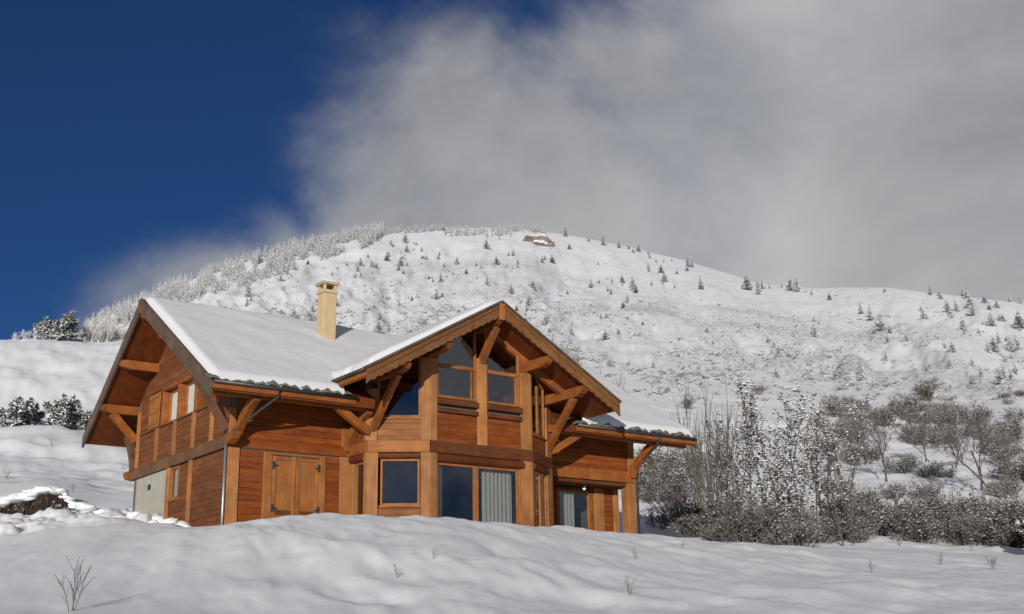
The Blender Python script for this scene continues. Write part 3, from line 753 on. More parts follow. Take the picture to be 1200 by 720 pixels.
us = [0.22, 1.63, 1.83, 3.04, 3.24, 4.45, 4.65, 5.75, 5.95, W_]
for i in range(0, len(us), 2):
    panel(gab, [(us[i], ZB2), (us[i + 1], ZB2), (us[i + 1], SILL if i < 8 else 3.9), (us[i], SILL)], M['siding_gable'])
# rear upper corner closed in, shutter leaned on it, then the deep-set windows
panel(gab, [(.02, SILL), (.9, SILL), (.9, gtop(.9)), (.02, gtop(.02))], M['siding_gable'])
sh = gab.part('shutter', 1.0, 1.86, SILL + .06, 4.55, .008, .05, M['shutter'])
for zz in (SILL + .14, 3.95, 4.40): gab.box(MB(), 1.02, 1.82, zz, zz + .1, .05, .075).build('rail', M['shutter'], sh, .006)
gab.part('sill', .2, 5.9, SILL - .0, SILL + .05, -.16, .035, M['gable_beam'])
OPT = 4.52                                    # top of the deep-set openings
for u in (2.02, 3.28, 4.54):                  # posts between the openings
    gab.part('post', u - .07, u + .07, SILL + .055, OPT, -.20, .02, M['beam_orange'])
def seg(u0, u1, z0):
    return [(u0, z0), (u1, z0), (u1, gtop(u1))] + ([(uR, gtop(uR))] if u0 < uR < u1 else []) + [(u0, gtop(u0))]
for u0, u1 in ((2.09, 3.21), (3.35, 4.47)):
    wn = window(rgab, u0, u1, SILL + .06, OPT, -.03, sill=False)
    rgab.box(MB(), u0 + .03, u1 - .03, SILL + .09, OPT - .03, -.07, -.055).build('pane_backing', M['white'], wn)  # white sheet behind the glass, a sun glint put into its colour
gab.box(MB(), 1.95, 4.6, OPT + .001, OPT + .1, -.27, .028).build('lintel', M['beam_orange'], chalet, .01)
panel(gab, seg(.9, 4.61, OPT + .10), M['siding_gable'])
panel(gab, [(.9, SILL + .05), (1.95, SILL + .05), (1.95, OPT + .1), (.9, OPT + .1)], M['siding_gable'])
panel(rgab, [(4.61, SILL - .4), (6.9, SILL - .4), (6.9, gtop(6.9)), (4.61, gtop(4.61))], M['siding'])
gab.part('post', 4.61, 4.69, SILL + .055, gtop(4.7) - .02, -.27, .02, M['beam_orange'])

# ---- front wall, left of the bay ----
ftop = ys(0) - .01
def fpanel(w, u0, u1, z0, z1, mat): return panel(w, [(u0, z0), (u1, z0), (u1, z1), (u0, z1)], mat)
fpanel(fro, .30, .98, ZG, ZB, M['siding']); fpanel(fro, 2.79, 3.22, ZG, ZB, M['siding']); fpanel(fro, .98, 2.79, 2.12, ZB, M['siding'])
fpanel(fro, .16, fro.len, ZB2 - .05, ftop, M['siding'])
fro.part('post', -.03, .30, ZG, ZB - .003, -.16, .045, M['post'])
fro.part('post', .0, .16, ZB2, 3.2, -.16, .03, M['post'])
fro.part('post', 3.22, 3.50, ZG, ZB - .003, -.16, .04, M['post'])
fro.part('post', 3.26, 3.50, ZB2 - .045, 3.0, -.16, .035, M['post'])
fro.part('door_frame', .98, 1.23, ZG, 2.12, -.1, .04, M['shutter']); fro.part('door_frame', 2.60, 2.79, ZG, 2.12, -.1, .04, M['shutter'])
fro.part('door_frame', 1.232, 2.598, 2.055, 2.12, -.1, .035, M['shutter'])
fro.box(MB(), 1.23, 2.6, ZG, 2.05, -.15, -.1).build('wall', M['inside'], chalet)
for u0, u1, hx in ((1.24, 1.905, 1.24), (1.925, 2.59, 2.59)):
    sh = fro.part('shutter', u0, u1, ZG + .6, 2.045, -.05, .0, M['shutter'], bevel=.004)
    for a, b in ((u0, u0 + .1), (u1 - .1, u1)): fro.box(MB(), a, b, ZG + .6, 2.045, .001, .026).build('stile', M['shutter'], sh, .006)
    for za, zb in ((1.935, 2.044), (.50, .62)): fro.box(MB(), u0 + .102, u1 - .102, za, zb, .001, .022).build('rail', M['beam_dark'] if za < 1 else M['shutter'], sh, .006)
    sgn = 1 if hx == u0 else -1
    for zh in (1.78, .66):
        h = MB(); fro.box(h, min(hx - .03 * sgn, hx + .05 * sgn), max(hx - .03 * sgn, hx + .05 * sgn), zh - .10, zh + .10, .028, .05)
        fro.box(h, min(hx, hx + .13 * sgn), max(hx, hx + .13 * sgn), zh - .02, zh + .02, .03, .058)
        h.build('hinge', M['black'], sh, .006)
    fro.box(MB(), min(hx, hx + sgn * .52), max(hx, hx + sgn * .52), 2.03, 2.052, .027, .04).build('strap', M['black'], sh)

# ---- the bay ----
def bsof(wall, u): return bz(wall.at(u, 0, 0)[0]) - .02
# corner posts: a board on either face
def corner_post(wa, wb, z0, z1a, z1b, w=.28, mat='post', wb_w=None):
    mb = MB(); wa.box(mb, wa.len - w, wa.len + .012, z0, z1a, -.1, .045)
    wb.box(mb, -.012, wb_w or w * .72, z0, z1b, -.1, .046)
    return mb.build('post', M[mat], chalet, .01)
corner_post(ret, obl, ZG, ZB - .002, ZB - .002, .12, wb_w=.30); corner_post(ret, obl, ZB2 + .002, 3.9, 3.9, .12, wb_w=.26)
corner_post(obl, bay, ZG, ZB - .002, ZB - .002, .26, wb_w=.20); corner_post(obl, bay, ZB2 + .002, 4.78, 4.78, .26, wb_w=.20)
corner_post(bay, obr, ZG, ZB - .002, ZB - .002, .38, wb_w=.10); corner_post(bay, obr, ZB2 + .002, 4.72, 4.72, .34, wb_w=.10)
corner_post(obr, rer, ZG, ZB - .002, ZB - .002, .42, wb_w=.1); corner_post(obr, rer, ZB2 + .002, 3.95, 3.95, .40, wb_w=.1)
# lower openings with rounded roller boxes
def roller(wall, parent, u0, u1, z0, z1, out=.10):
    mb = MB(); pr = []
    for k in range(7):
        a = -math.pi / 2 + math.pi * k / 6; pr.append((out * math.cos(a) * 1.0 - .0, (z0 + z1) / 2 + (z1 - z0) / 2 * math.sin(a)))
    pr = [(-.08, z0)] + pr + [(-.08, z1)]
    mb.poly_prism([wall.at(u0, o, z) for o, z in pr], np.array(wall.at(u1, 0, 0)) - np.array(wall.at(u0, 0, 0)))
    return mb.build('roller_box', M['roller'], parent)
w1 = window(ret, .36, .86, -.4, 1.93, -.04); roller(ret, w1, .2, .87, 1.935, ZB - .004, .14)
ret.part('post', .04, .30, ZG, ZB - .003, -.15, .03, M['post'])
w2 = window(obl, .36, 1.41, .74, 1.98, -.03); roller(obl, w2, .31, 1.42, 2.0, ZB - .004, .05)
fpanel(obl, .31, 1.42, ZG, .68, M['siding_tan'])
w3 = window(bay, .21, 2.95, -.3, 1.90, -.05, bars=[(1.50, -.3, 1.50, 1.9, .16)], sill=False)
roller(bay, w3, .19, 3.06, 1.905, ZB - .004, .16)
bay.part('door_frame', 2.95, 3.02, ZG, 1.9, -.1, .02, M['beam'])
curtain(bay, w3, .30, .52, -.25, 1.86, -.24); curtain(bay, w3, 1.86, 2.86, -.25, 1.86, -.24)
w4 = window(obr, .12, 1.24, -.3, 1.93, -.03, bars=[(.30, -.3, .30, 1.93, .2), (.86, -.3, .86, 1.93, .3)]); roller(obr, w4, .1, 1.25, 1.935, ZB - .004, .12)
fpanel(rer, .05, rer.len, ZG, ZB, M['siding']); fpanel(rer, .05, rer.len, ZB2, 4.3, M['siding'])
# upper level
fpanel(ret, .1, ret.len - .12, ZB2, 4.05, M['siding'])
panel(obl, [(.26, ZB2), (1.44, ZB2), (1.44, 3.06), (.26, 3.06)], M['siding_tan'])
window(obl, .26, 1.44, 3.11, 4.3, -.04, poly=[(.26, 3.11), (1.43, 3.11), (1.43, bsof(obl, 1.43)), (.26, bsof(obl, .26))])
panel(obr, [(.10, ZB2), (1.29, ZB2), (1.29, 2.95), (.10, 2.95)], M['siding'])
window(obr, .12, 1.27, 3.0, 4.3, -.04, poly=[(.12, 3.0), (1.27, 3.0), (1.27, bsof(obr, 1.27)), (.12, bsof(obr, .12))], bars=[(.74, 3.0, .74, 4.5, .14)])
cu = bay.len / 2
bay.part('post', cu - .16, cu + .16, ZB2 + .003, 4.95, -.14, .06, M['post'])
for u0, u1, s in ((.20, cu - .16, 1), (cu + .16, bay.len - .34, -1)):
    fpanel(bay, u0, u1, ZB2, 3.27, M['siding'])
    bay.part('rail', u0 + .002, u1 - .002, 3.28, 3.40, -.05, .10, M['beam_dark']); bay.part('rail', u0 + .003, u1 - .003, 3.50, 3.66, -.05, .12, M['beam_dark'])
    bay.part('wall', u0 + .001, u1 - .001, 3.26, 3.70, -.12, -.055, M['inside'])
    window(bay, u0, u1, 3.70, 4.62, -.04, fw=.07, mat='frame', sill=False,
           poly=[(u0, 3.70), (u1, 3.70), (u1, bsof(bay, u1)), (u0, bsof(bay, u0))], bars=[(u0, 4.62, u1, 4.62, .11)] + ([(u1 - .16, 3.7, u1 - .16, 4.6, .05)] if s > 0 else [(u1 - .11, 3.7, u1 - .11, 4.6, .09)]))
bay.box(MB(), bay.len - .34, bay.len - .02, 4.73, bsof(bay, bay.len) , -.12, -.02).build('wall', M['siding'], chalet)
bay.box(MB(), .02, .20, 4.79, bsof(bay, .02), -.12, -.02).build('wall', M['siding'], chalet)

# ---- right of the bay: boarded upper wall over a small open porch ----
fpanel(rup, .0, rup.len - .26, ZB2 + .02, ftop, M['siding'])
rup.part('post', rup.len - .26, rup.len, ZB2 + .022, ftop, -.2, .04, M['post'])
rup.part('post', rup.len - .34, rup.len + .02, ZG, ZB - .025, -.30, .03, M['post'])
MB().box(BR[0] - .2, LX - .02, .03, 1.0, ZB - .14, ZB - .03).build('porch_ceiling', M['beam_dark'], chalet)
xw = BR[0]
fpanel(rlo, .0, 1.62, ZG, 2.02, M['siding'])
w5 = window(rlo, 1.66, 3.02, -.3, 1.90, -.04, bars=[(1.72, -.3, 1.72, 1.9, .14)], sill=False); curtain(rlo, w5, 1.80, 2.52, -.25, 1.85, -.2)
roller(rlo, w5, 1.62, 3.04, 1.905, 2.02, .05)
rlo.part('post', 3.04, 3.16, ZG, 2.02, -.12, .01, M['beam_orange']); rlo.part('post', 3.20, 3.60, ZG, 2.02, -.12, .05, M['post'])
fpanel(rlo, 3.60, 4.02, ZG, 2.02, M['siding']); rlo.part('post', 4.02, 4.238, ZG, 2.02, -.2, .045, M['post'])
pl = MB().tube([(12.24, .45, ZB - .14), (12.24, .45, ZB - .20)], .035, 8).build('porch_lamp', M['zinc'], chalet)
g = MB(); bmx = bmesh.new(); bmesh.ops.create_icosphere(bmx, subdivisions=2, radius=.055); gm = bpy.data.meshes.new('globe'); bmx.to_mesh(gm); bmx.free()
gm.materials.append(M['globe']); go = link('globe', gm, pl); go.location = (12.24, .45, ZB - .245)
# right end and rear (plain boarded)
def rtop(u): return ys(u) - .01 if u <= YR else ZR - SLR * (u - YR) - TH - .01
panel(ren, [(0.04, ZB2), (W_, ZB2), (W_, rtop(W_)), (YR, rtop(YR)), (.04, rtop(.04))], M['siding'])
panel(ren, [(.9, ZG), (W_, ZG), (W_, ZB), (.9, ZB)], M['siding'])
panel(rea, [(.0, ZG), (LX, ZG), (LX, rtop(W_)), (.0, rtop(W_))], M['siding'])
# rooms: floor, upper floor and a cross wall, so that the windows look into dark rooms
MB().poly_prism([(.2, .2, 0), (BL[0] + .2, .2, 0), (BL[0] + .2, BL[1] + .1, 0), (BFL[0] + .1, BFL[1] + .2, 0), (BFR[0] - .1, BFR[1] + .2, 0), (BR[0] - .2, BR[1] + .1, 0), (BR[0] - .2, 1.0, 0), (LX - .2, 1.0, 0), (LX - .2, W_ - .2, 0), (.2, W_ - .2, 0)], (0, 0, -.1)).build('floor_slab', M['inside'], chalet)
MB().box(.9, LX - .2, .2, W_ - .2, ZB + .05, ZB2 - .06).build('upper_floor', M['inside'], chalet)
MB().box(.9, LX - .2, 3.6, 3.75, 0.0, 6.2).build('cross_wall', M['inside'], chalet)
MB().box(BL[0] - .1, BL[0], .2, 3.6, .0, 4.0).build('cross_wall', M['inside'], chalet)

# ---- chimney ----
cxx, cyy, cw = 3.98, 2.47, .215
zb_ = main_top(cyy - cw) - .3; zt_ = 7.53
ch = MB().box(cxx - cw, cxx + cw, cyy - cw, cyy + cw, zb_, zt_).build('chimney', M['chimney'], chalet, .015)
MB().box(cxx - cw - .035, cxx + cw + .035, cyy - cw - .035, cyy + cw + .035, zt_ + .002, zt_ + .10).build('collar', M['chimney'], ch, .012)
for sx in (-1, 1):
    for sy in (-1, 1):
        MB().box(cxx + sx * (cw - .04) - .04, cxx + sx * (cw - .04) + .04, cyy + sy * (cw - .04) - .04, cyy + sy * (cw - .04) + .04, zt_ + .101, zt_ + .27).build('cap_post', M['chimney'], ch, .006)
MB().box(cxx - .12, cxx + .12, cyy - .12, cyy + .12, zt_ + .10, zt_ + .22).build('flue', M['black'], ch, .01)
MB().box(cxx - cw - .065, cxx + cw + .065, cyy - cw - .065, cyy + cw + .065, zt_ + .272, zt_ + .34).build('cap', M['chimney'], ch, .02)

# ---- downpipes ----
dp = MB().tube([(.62, -OE - .06, ZE - .07), (.60, -OE - .04, ZE - .22), (.10, -.20, 2.62), (-.06, -.10, 2.42), (-.09, -.06, 2.2)], .042, 8).build('downpipe', M['darkmetal'], chalet, smooth=True)
MB().tube([(-.10, -.05, 2.2), (-.10, -.05, ZG)], .038, 8).build('lower_pipe', M['zinc'], dp, smooth=True)
MB().tube([(LX - .3, -OE - .06, ZE - .07), (LX - .3, -OE - .04, ZE - .2), (LX + .04, -.16, 2.62), (LX + .10, .0, 2.2), (LX + .10, .0, ZG)], .042, 8).build('downpipe', M['darkmetal'], chalet, smooth=True)

# ---- snow on the roof ----
def snow_sheet(xs, ys_, topfn, base_in, keep):
    X, Y = np.meshgrid(xs, ys_, indexing='ij'); d = base_in(X, Y); Zt = topfn(X, Y)
    T = .235 + .05 * fbm(X / 2.2, Y / 1.4, 3, 111) + .012 * fbm(X / .5, Y / .35, 2, 115)
    e = np.clip(d / .16, 0, 1); prof = np.sqrt(np.clip(1 - (1 - e) ** 2.2, 0, 1))
    Zs = Zt + T * prof - .05 * (1 - e) + np.where(d < 0, -.10, 0)
    n, k = X.shape; id_ = np.arange(n * k).reshape(n, k)
    ok = (d > -.05) & keep(X, Y)
    okq = ok[:-1, :-1] & ok[1:, :-1] & ok[1:, 1:] & ok[:-1, 1:]
    Fq = np.stack([id_[:-1, :-1], id_[1:, :-1], id_[1:, 1:], id_[:-1, 1:]], -1)[okq]
    return np.stack([X, Y, Zs], -1).reshape(-1, 3), Fq
def mtop(X, Y): return np.where(Y <= YR, ZE + SL * (Y + OE), ZR - SLR * (Y - YR)) - .10 * np.exp(-((Y - YR) / .22) ** 2)
def medge(X, Y):
    eave = Y + OE - .02 - .34 * np.clip(1.1 * fbm(X / .6, X * 0 + .5, 3, 121) + .9 * fbm(X / 2.6, X * 0, 2, 125) - .17, 0, 1)
    return np.minimum(np.minimum(X + OG - .06, LX + OGR - .04 - X), np.minimum(eave, YRE - .03 - Y))
xs = np.arange(-OG - .06, LX + OGR + .08, .05); yy = np.arange(-OE - .05, YRE + .02, .05)
v1, f1 = snow_sheet(xs, yy, mtop, medge, lambda X, Y: ((np.abs(X - cxx) > .15) | (np.abs(Y - cyy) > .15)) & ~((np.abs(X - XB) < HW - .15) & (ZRB - SLB * np.abs(X - XB) > ZE + SL * (Y + OE) + .12)))
def btop(X, Y):
    a = ZRB - SLB * np.abs(X - XB) - .07 * np.exp(-((X - XB) / .2) ** 2); b = ZE + SL * (Y + OE) + .02
    k = 9.0
    return np.where(Y > -.9, np.log(np.exp(k * (a - 5)) + np.exp(k * (b - .12 - 5))) / k + 5, a)
def bedge(X, Y):
    side = HW - .10 - np.abs(X - XB) - .10 * np.clip(fbm(Y / .4, X * 0 + 2, 2, 131) + .2, 0, 1)
    return np.minimum(side, Y + YB - .09)
xs2 = np.arange(XB - HW - .02, XB + HW + .03, .05); yy2 = np.arange(-YB - .1, 3.4, .05)
def bkeep(X, Y): return (ZRB - SLB * np.abs(X - XB)) > (ZE + SL * (Y + OE)) - .12
v2, f2 = snow_sheet(xs2, yy2, btop, bedge, bkeep)
rs = link('roof_snow', mesh('roof_snow', np.vstack([v1, v2]), np.vstack([f1, f2 + len(v1)]), M['roof_snow'], True))
bm = bmesh.new(); bm.from_mesh(rs.data); bmesh.ops.delete(bm, geom=[v for v in bm.verts if not v.link_faces], context='VERTS'); bm.to_mesh(rs.data); bm.free()
tag(rs, 'thick smooth blanket of snow lying over the chalet roof', 'snow')
cs = MB(); n = 9; b0 = 0
for i in range(n):
    for j in range(n):
        u = -1 + 2 * i / (n - 1); v = -1 + 2 * j / (n - 1); e = max(0, 1 - max(abs(u), abs(v)) ** 4)
        cs.v.append((cxx + u * (cw + .08), cyy + v * (cw + .08), zt_ + .335 + .10 * e ** .5))
for i in range(n - 1):
    for j in range(n - 1): cs.f.append((i * n + j, (i + 1) * n + j, (i + 1) * n + j + 1, i * n + j + 1))
tag(cs.build('chimney_snow', M['snow'], None, smooth=True), 'small cushion of snow on the chimney cap', 'snow')

# ================================================================== plants
class Plant:
    def __init__(s, seed, rmin=.0075): s.rmin = rmin; s.r = random.Random(seed); s.trunk = MB(); s.twig = MB(); s.pts = []
    def grow(s, p, d, length, rad, depth, spread=.5, up=.25, split=3, sides=4, gnarl=.12, ratio=.62):
        r = s.r; p = np.array(p, float); d = np.array(d, float); d /= np.linalg.norm(d)
        n = max(2, int(4 if depth > 1 else 3)); path = [p]; rr = [rad]
        for i in range(n):
            d = d + np.array([r.gauss(0, gnarl), r.gauss(0, gnarl), r.gauss(0, gnarl * .6) + up * .12]); d /= np.linalg.norm(d)
            path.append(path[-1] + d * length / n); rr.append(max(s.rmin, rad * (1 - .55 * (i + 1) / n)))
        (s.trunk if depth >= 2 else s.twig).tube(path, rr, sides if depth >= 2 else 3, False)
        if depth <= 1: s.pts += [tuple(q) for q in path[1:]]
        if depth == 0: return
        for k in range(split + (1 if r.random() < .4 else 0)):
            f = r.uniform(.3, 1.0); i = min(n - 1, int(f * n)); q = path[i] + (path[i + 1] - path[i]) * (f * n - i)
            a = r.uniform(0, 2 * math.pi); t = np.cross(d, (math.cos(a), math.sin(a), .3)); t /= (np.linalg.norm(t) + 1e-6)
            nd = d * (1 - spread) + t * spread + np.array((0, 0, up))
            s.grow(q, nd, length * ratio * r.uniform(.7, 1.2), rr[i] * .6, depth - 1, spread, up, split, sides, gnarl, ratio)
def blob(mb, p, s, r):
    """small lump: leaf cluster carrying snow"""
    b = len(mb.v)
    for d in ((1, 0, 0), (-.5, .87, 0), (-.5, -.87, 0), (0, 0, .8), (0, 0, -.6)):
        mb.v.append((p[0] + d[0] * s * r.uniform(.6, 1.3), p[1] + d[1] * s * r.uniform(.6, 1.3), p[2] + d[2] * s * r.uniform(.6, 1.2)))
    for i in range(3):
        j = (i + 1) % 3; mb.f += [(b + i, b + j, b + 3), (b + j, b + i, b + 4)]
def leafy(pl, mb, frac, smin, smax, jit=.05, zlo=0):
    for p in pl.pts:
        if p[2] >= zlo and pl.r.random() < frac:
            q = tuple(c + pl.r.gauss(0, jit) for c in p); blob(mb, q, pl.r.uniform(smin, smax), pl.r)
    return mb
class Proto:
    """a plant built once; each place() gives a new top-level thing with its parts"""
    def __init__(s, name, parts): s.name = name; s.parts = parts   # parts: (part name, mesh data)
    def place(s, loc, scale, rot, label, cat, group=None, sz=None):
        o = empty(s.name, loc); o.scale = (scale, scale, sz or scale); o.rotation_euler = (0, 0, rot)
        for nm, me in s.parts: link(nm, me, o)
        return tag(o, label, cat, group)
def pmesh(mb, nm, mat, smooth=False): return mesh(nm, mb.v, mb.f, mat, smooth)

# tall saplings holding snow-capped leaf tufts
def sapling(seed, h, lean=.06, frac=.75, stems=1, leafmat='leaf', lsize=(.045, .105), lo=.22):
    p = Plant(seed); r = p.r
    for k in range(stems):
        a = r.uniform(0, 6.28); path = [np.array((r.gauss(0, .12), r.gauss(0, .12), 0.))]; rad = [.035 * h / 5]
        d = np.array((math.cos(a) * lean, math.sin(a) * lean, 1.)); n = 9
        hh = h * r.uniform(.8, 1.)
        for i in range(n):
            d = d + np.array((r.gauss(0, .05), r.gauss(0, .05), .02)); d /= np.linalg.norm(d)
            path.append(path[-1] + d * hh / n); rad.append(.035 * h / 5 * (1 - .85 * (i + 1) / n))
        p.trunk.tube(path, rad, 5, False)
        for i in range(1, n + 1):
            f = i / n
            if f < lo: continue
            for q in range(5 if f < .9 else 3):
                a = r.uniform(0, 6.28); bl = h * .17 * (1.15 - f * .7) * r.uniform(.6, 1.2)
                p.grow(path[i] - (path[i] - path[i - 1]) * r.random(), (math.cos(a), math.sin(a), 1.0), bl, .015 * h / 5, 1, .5, .4, 3)
    lf = leafy(p, MB(), frac, *lsize)
    return [('trunk', pmesh(p.trunk, 'trunk', M['bark'], True)), ('crown', pmesh(p.twig, 'crown', M['twig'])), ('leaves', pmesh(lf, 'leaves', M[leafmat]))]
SAP = [Proto('sapling', sapling(100 + k, 6.4, .10, .42, 1 + (k % 2))) for k in range(3)]
SAPB = [Proto('sapling', sapling(120 + k, 5.6, .07, .28, 1 + k, 'leaf', (.035, .08), .42)) for k in range(2)]
# bare fan of upright stems
def fan(seed, h, n, spread=.22, depth=2, frac=.0, rad=.024, split=4):
    p = Plant(seed); r = p.r
    for k in range(n):
        a = r.uniform(0, 6.28); s = spread * math.sqrt(r.random())
        p.grow((math.cos(a) * .25 * r.random(), math.sin(a) * .25 * r.random(), 0), (math.cos(a) * s, math.sin(a) * s, 1), h * r.uniform(.45, .72), rad, depth, .25, .5, split, 4, .06, .6)
    parts = [('stems', pmesh(p.trunk, 'stems', M['bark'])), ('twigs', pmesh(p.twig, 'twigs', M['twig']))]
    if frac: parts.append(('leaves', pmesh(leafy(p, MB(), frac, .03, .075), 'leaves', M['leaf'])))
    return parts
FAN = [Proto('bare_shrub', fan(140 + k, 4.0, 11, .3)) for k in range(2)]
# dense low bushes full of snow
def bush(seed, h, leafmat='leaf', frac=.26, n=24, tw='twig', lsize=(.035, .085)):
    p = Plant(seed); r = p.r
    for k in range(n):
        a = r.uniform(0, 6.28); s = r.uniform(.1, 1.1)
        p.grow((math.cos(a) * .5 * r.random(), math.sin(a) * .5 * r.random(), -.05), (math.cos(a) * s, math.sin(a) * s, 1), h * r.uniform(.4, .75), .021, 2, .5, .2, 4, 3, .12, .6)
    return [('branches', pmesh(p.trunk, 'branches', M['bark'])), ('twigs', pmesh(p.twig, 'twigs', M[tw])), ('leaves', pmesh(leafy(p, MB(), frac, *lsize, jit=.06), 'leaves', M[leafmat]))]
BUSH = [Proto('bush', bush(160 + k, 1.7, 'leaf_dark', .24)) for k in range(3)] + [Proto('bush', bush(170 + k, 1.6, 'leaf_red', .22)) for k in range(2)]
def frostbush(seed):
    p = Plant(seed); r = p.r
    for k in range(30):
        a = r.uniform(0, 6.28); s = r.uniform(.05, .8)
        p.grow((math.cos(a) * .6 * r.random(), math.sin(a) * .6 * r.random(), -.1), (math.cos(a) * s, math.sin(a) * s, 1), r.uniform(.9, 1.5), .03, 2, .4, .35, 5, 3, .1, .55)
    return [('branches', pmesh(p.trunk, 'branches', M['frost_twig'])), ('twigs', pmesh(p.twig, 'twigs', M['frost_twig']))]
FROSTB = [Proto('frosted_bush', frostbush(180 + k)) for k in range(2)]
# bare trees
def tree(seed, h, depth=4, stems=1):
    p = Plant(seed, .010); r = p.r
    for k in range(stems):
        p.grow((k * .5, k * .2, 0), (r.gauss(0, .12), r.gauss(0, .12), 1), h * .38, .075 * h / 6, depth, .50, .24, 4, 5, .12, .66)
    return [('trunk', pmesh(p.trunk, 'trunk', M['bark'], True)), ('crown', pmesh(p.twig, 'crown', M['twig']))]
TREE = [Proto('bare_tree', tree(200 + k, 6.0, 4, 1 + k % 2)) for k in range(3)]
# snow-laden conifers
def conifer(seed, h, r0, layers=13, per=9, mat='needle'):
    r = random.Random(seed); nd = MB(); tk = MB()
    tk.tube([(0, 0, -.2), (0, 0, h * .97)], [h * .018, h * .003], 6, False)
    for l in range(layers):
        f = l / layers; z = h * (.06 + .9 * f); R = r0 * (1 - f) ** .85 + .04 * h * .3
        for k in range(per):
            a = 6.283 * (k + r.random()) / per; rr = R * r.uniform(.65, 1.15); dz = -rr * r.uniform(.05, .35) + rr * .1
            ca_, sa_ = math.cos(a), math.sin(a); w = rr * .26
            for q in range(5):                      # fronds along the branch
                g0 = q / 5; g1 = (q + 1.5) / 5
                c0 = np.array((ca_ * rr * g0, sa_ * rr * g0, z + dz * g0 * g0)); c1 = np.array((ca_ * rr * g1, sa_ * rr * g1, z + dz * g1 * g1 + r.gauss(0, .03 * h)))
                sd = np.array((-sa_, ca_, 0)); ww = w * (1.15 - g0) * r.uniform(.6, 1.2); b = len(nd.v)
                nd.v += [tuple(c0), tuple((c0 + c1) / 2 + sd * ww + np.array((0, 0, -.35 * ww))), tuple(c1), tuple((c0 + c1) / 2 - sd * ww + np.array((0, 0, -.35 * ww)))]
                nd.f += [(b, b + 1, b + 2), (b, b + 2, b + 3)]
    return [('trunk', pmesh(tk, 'trunk', M['bark'], True)), ('crown', pmesh(nd, 'crown', M[mat]))]
PINE = []
def star(nd, r, p, R, n=15, up=.25):
    for k in range(n):
        d = np.array((r.gauss(0, 1), r.gauss(0, 1), r.gauss(0, .8) + up)); d /= np.linalg.norm(d) + 1e-6
        sd = np.cross(d, (r.gauss(0, 1), r.gauss(0, 1), r.gauss(0, 1))); sd /= np.linalg.norm(sd) + 1e-6; b = len(nd.v); l = R * r.uniform(.6, 1.3)
        nd.v += [tuple(p + sd * l * .22), tuple(p + d * l), tuple(p - sd * l * .22)]; nd.f.append((b, b + 1, b + 2))
def tuft_pine(seed, h, R0, stems, mat='needle', lean=.5):
    r = random.Random(seed); nd = MB(); tk = MB()
    for s_ in range(stems):
        a = r.uniform(0, 6.28); ln = lean * math.sqrt(r.random()); top = h * r.uniform(.55, 1.0) * (1 - .35 * ln)
        P = [np.array((math.cos(a) * ln * top * t ** 1.3 + r.gauss(0, .04), math.sin(a) * ln * top * t ** 1.3 + r.gauss(0, .04), top * t)) for t in np.linspace(0, 1, 7)]
        tk.tube(P, [.05 * (1 - .8 * t) for t in np.linspace(0, 1, 7)], 5, False)
        for i in range(1, 7):
            f = i / 6
            for q in range(int(6 * (1.2 - f)) + 2):
                b_ = r.uniform(0, 6.28); l = R0 * (1.05 - f) * r.uniform(.3, 1) + .04; e = P[i] + np.array((math.cos(b_) * l, math.sin(b_) * l, l * r.uniform(-.1, .35)))
                tk.tube([P[i], e], [.015, .006], 3, False)
                for g in (.45, 1.0): star(nd, r, P[i] + (e - P[i]) * g, .15 + .06 * r.random())
    return [('stems', pmesh(tk, 'stems', M['bark'])), ('crown', pmesh(nd, 'crown', M[mat]))]
def lowpine(seed, mat='needle'): return tuft_pine(seed, 1.7, .5, 11, mat, .85)
PINE = [Proto('conifer', tuft_pine(220, 4.0, 1.3, 2, 'needle', .12))]
LOWP = [Proto('conifer_shrub', lowpine(240 + k)) for k in range(2)]

rr_ = random.Random(11)
def put(proto, px, d, scale, label, cat, group=None, sz=None, sink=.06, rot=None):
    p = ground_at(px, d); p.z -= sink
    return proto.place(p, scale, rr_.uniform(0, 6.28) if rot is None else rot, label, cat, group, sz)
# -- the thicket right of the chalet
put(FAN[0], 822, 47, 1.3, 'tall fan of thin bare stems just right of the chalet eave', 'shrub')
put(FAN[1], 840, 48.5, 1.2, 'bare grey shrub between the eave and the snow-tufted saplings', 'shrub')
for k, (px, d, s, pr, lab) in enumerate([
    (858, 46.5, .82, SAP[1], 'leafy snow-tufted sapling at the left of the thicket'),
    (884, 48, 1.10, SAP[0], 'tallest sapling of the thicket, covered in snow-capped leaf tufts'),
    (906, 47, .95, SAP[1], 'dense snow-dotted sapling in the middle of the thicket'),
    (924, 49, .95, SAP[2], 'snow-dotted sapling right of the thicket middle'),
    (872, 50, .95, SAP[2], 'sapling half hidden behind the tallest sapling'),
    (940, 48, 1.08, SAPB[0], 'thin sapling with sparse leaf tufts right of the dense saplings'),
    (955, 49, 1.0, SAPB[1], 'slender sapling with bare lower stem near the thicket edge'),
    (967, 47.5, 1.06, SAPB[0], 'straight bare-stemmed sapling second from the right of the thicket'),
    (984, 48.5, 1.0, SAPB[1], 'rightmost thin sapling of the thicket'),
    (850, 49, .62, SAP[0], 'short leafy sapling between the bare shrubs and the tallest sapling'), (928, 46.5, .70, SAP[1], 'short bushy sapling in front of the thin saplings'), (910, 50.5, 1.0, SAPB[0], 'thin tall sapling behind the middle of the thicket'), (946, 51, 1.05, SAPB[0], 'faint slender sapling behind the thin ones')]):
    put(pr, px, d, s, lab, 'tree', 'saplings of the thicket beside the chalet')
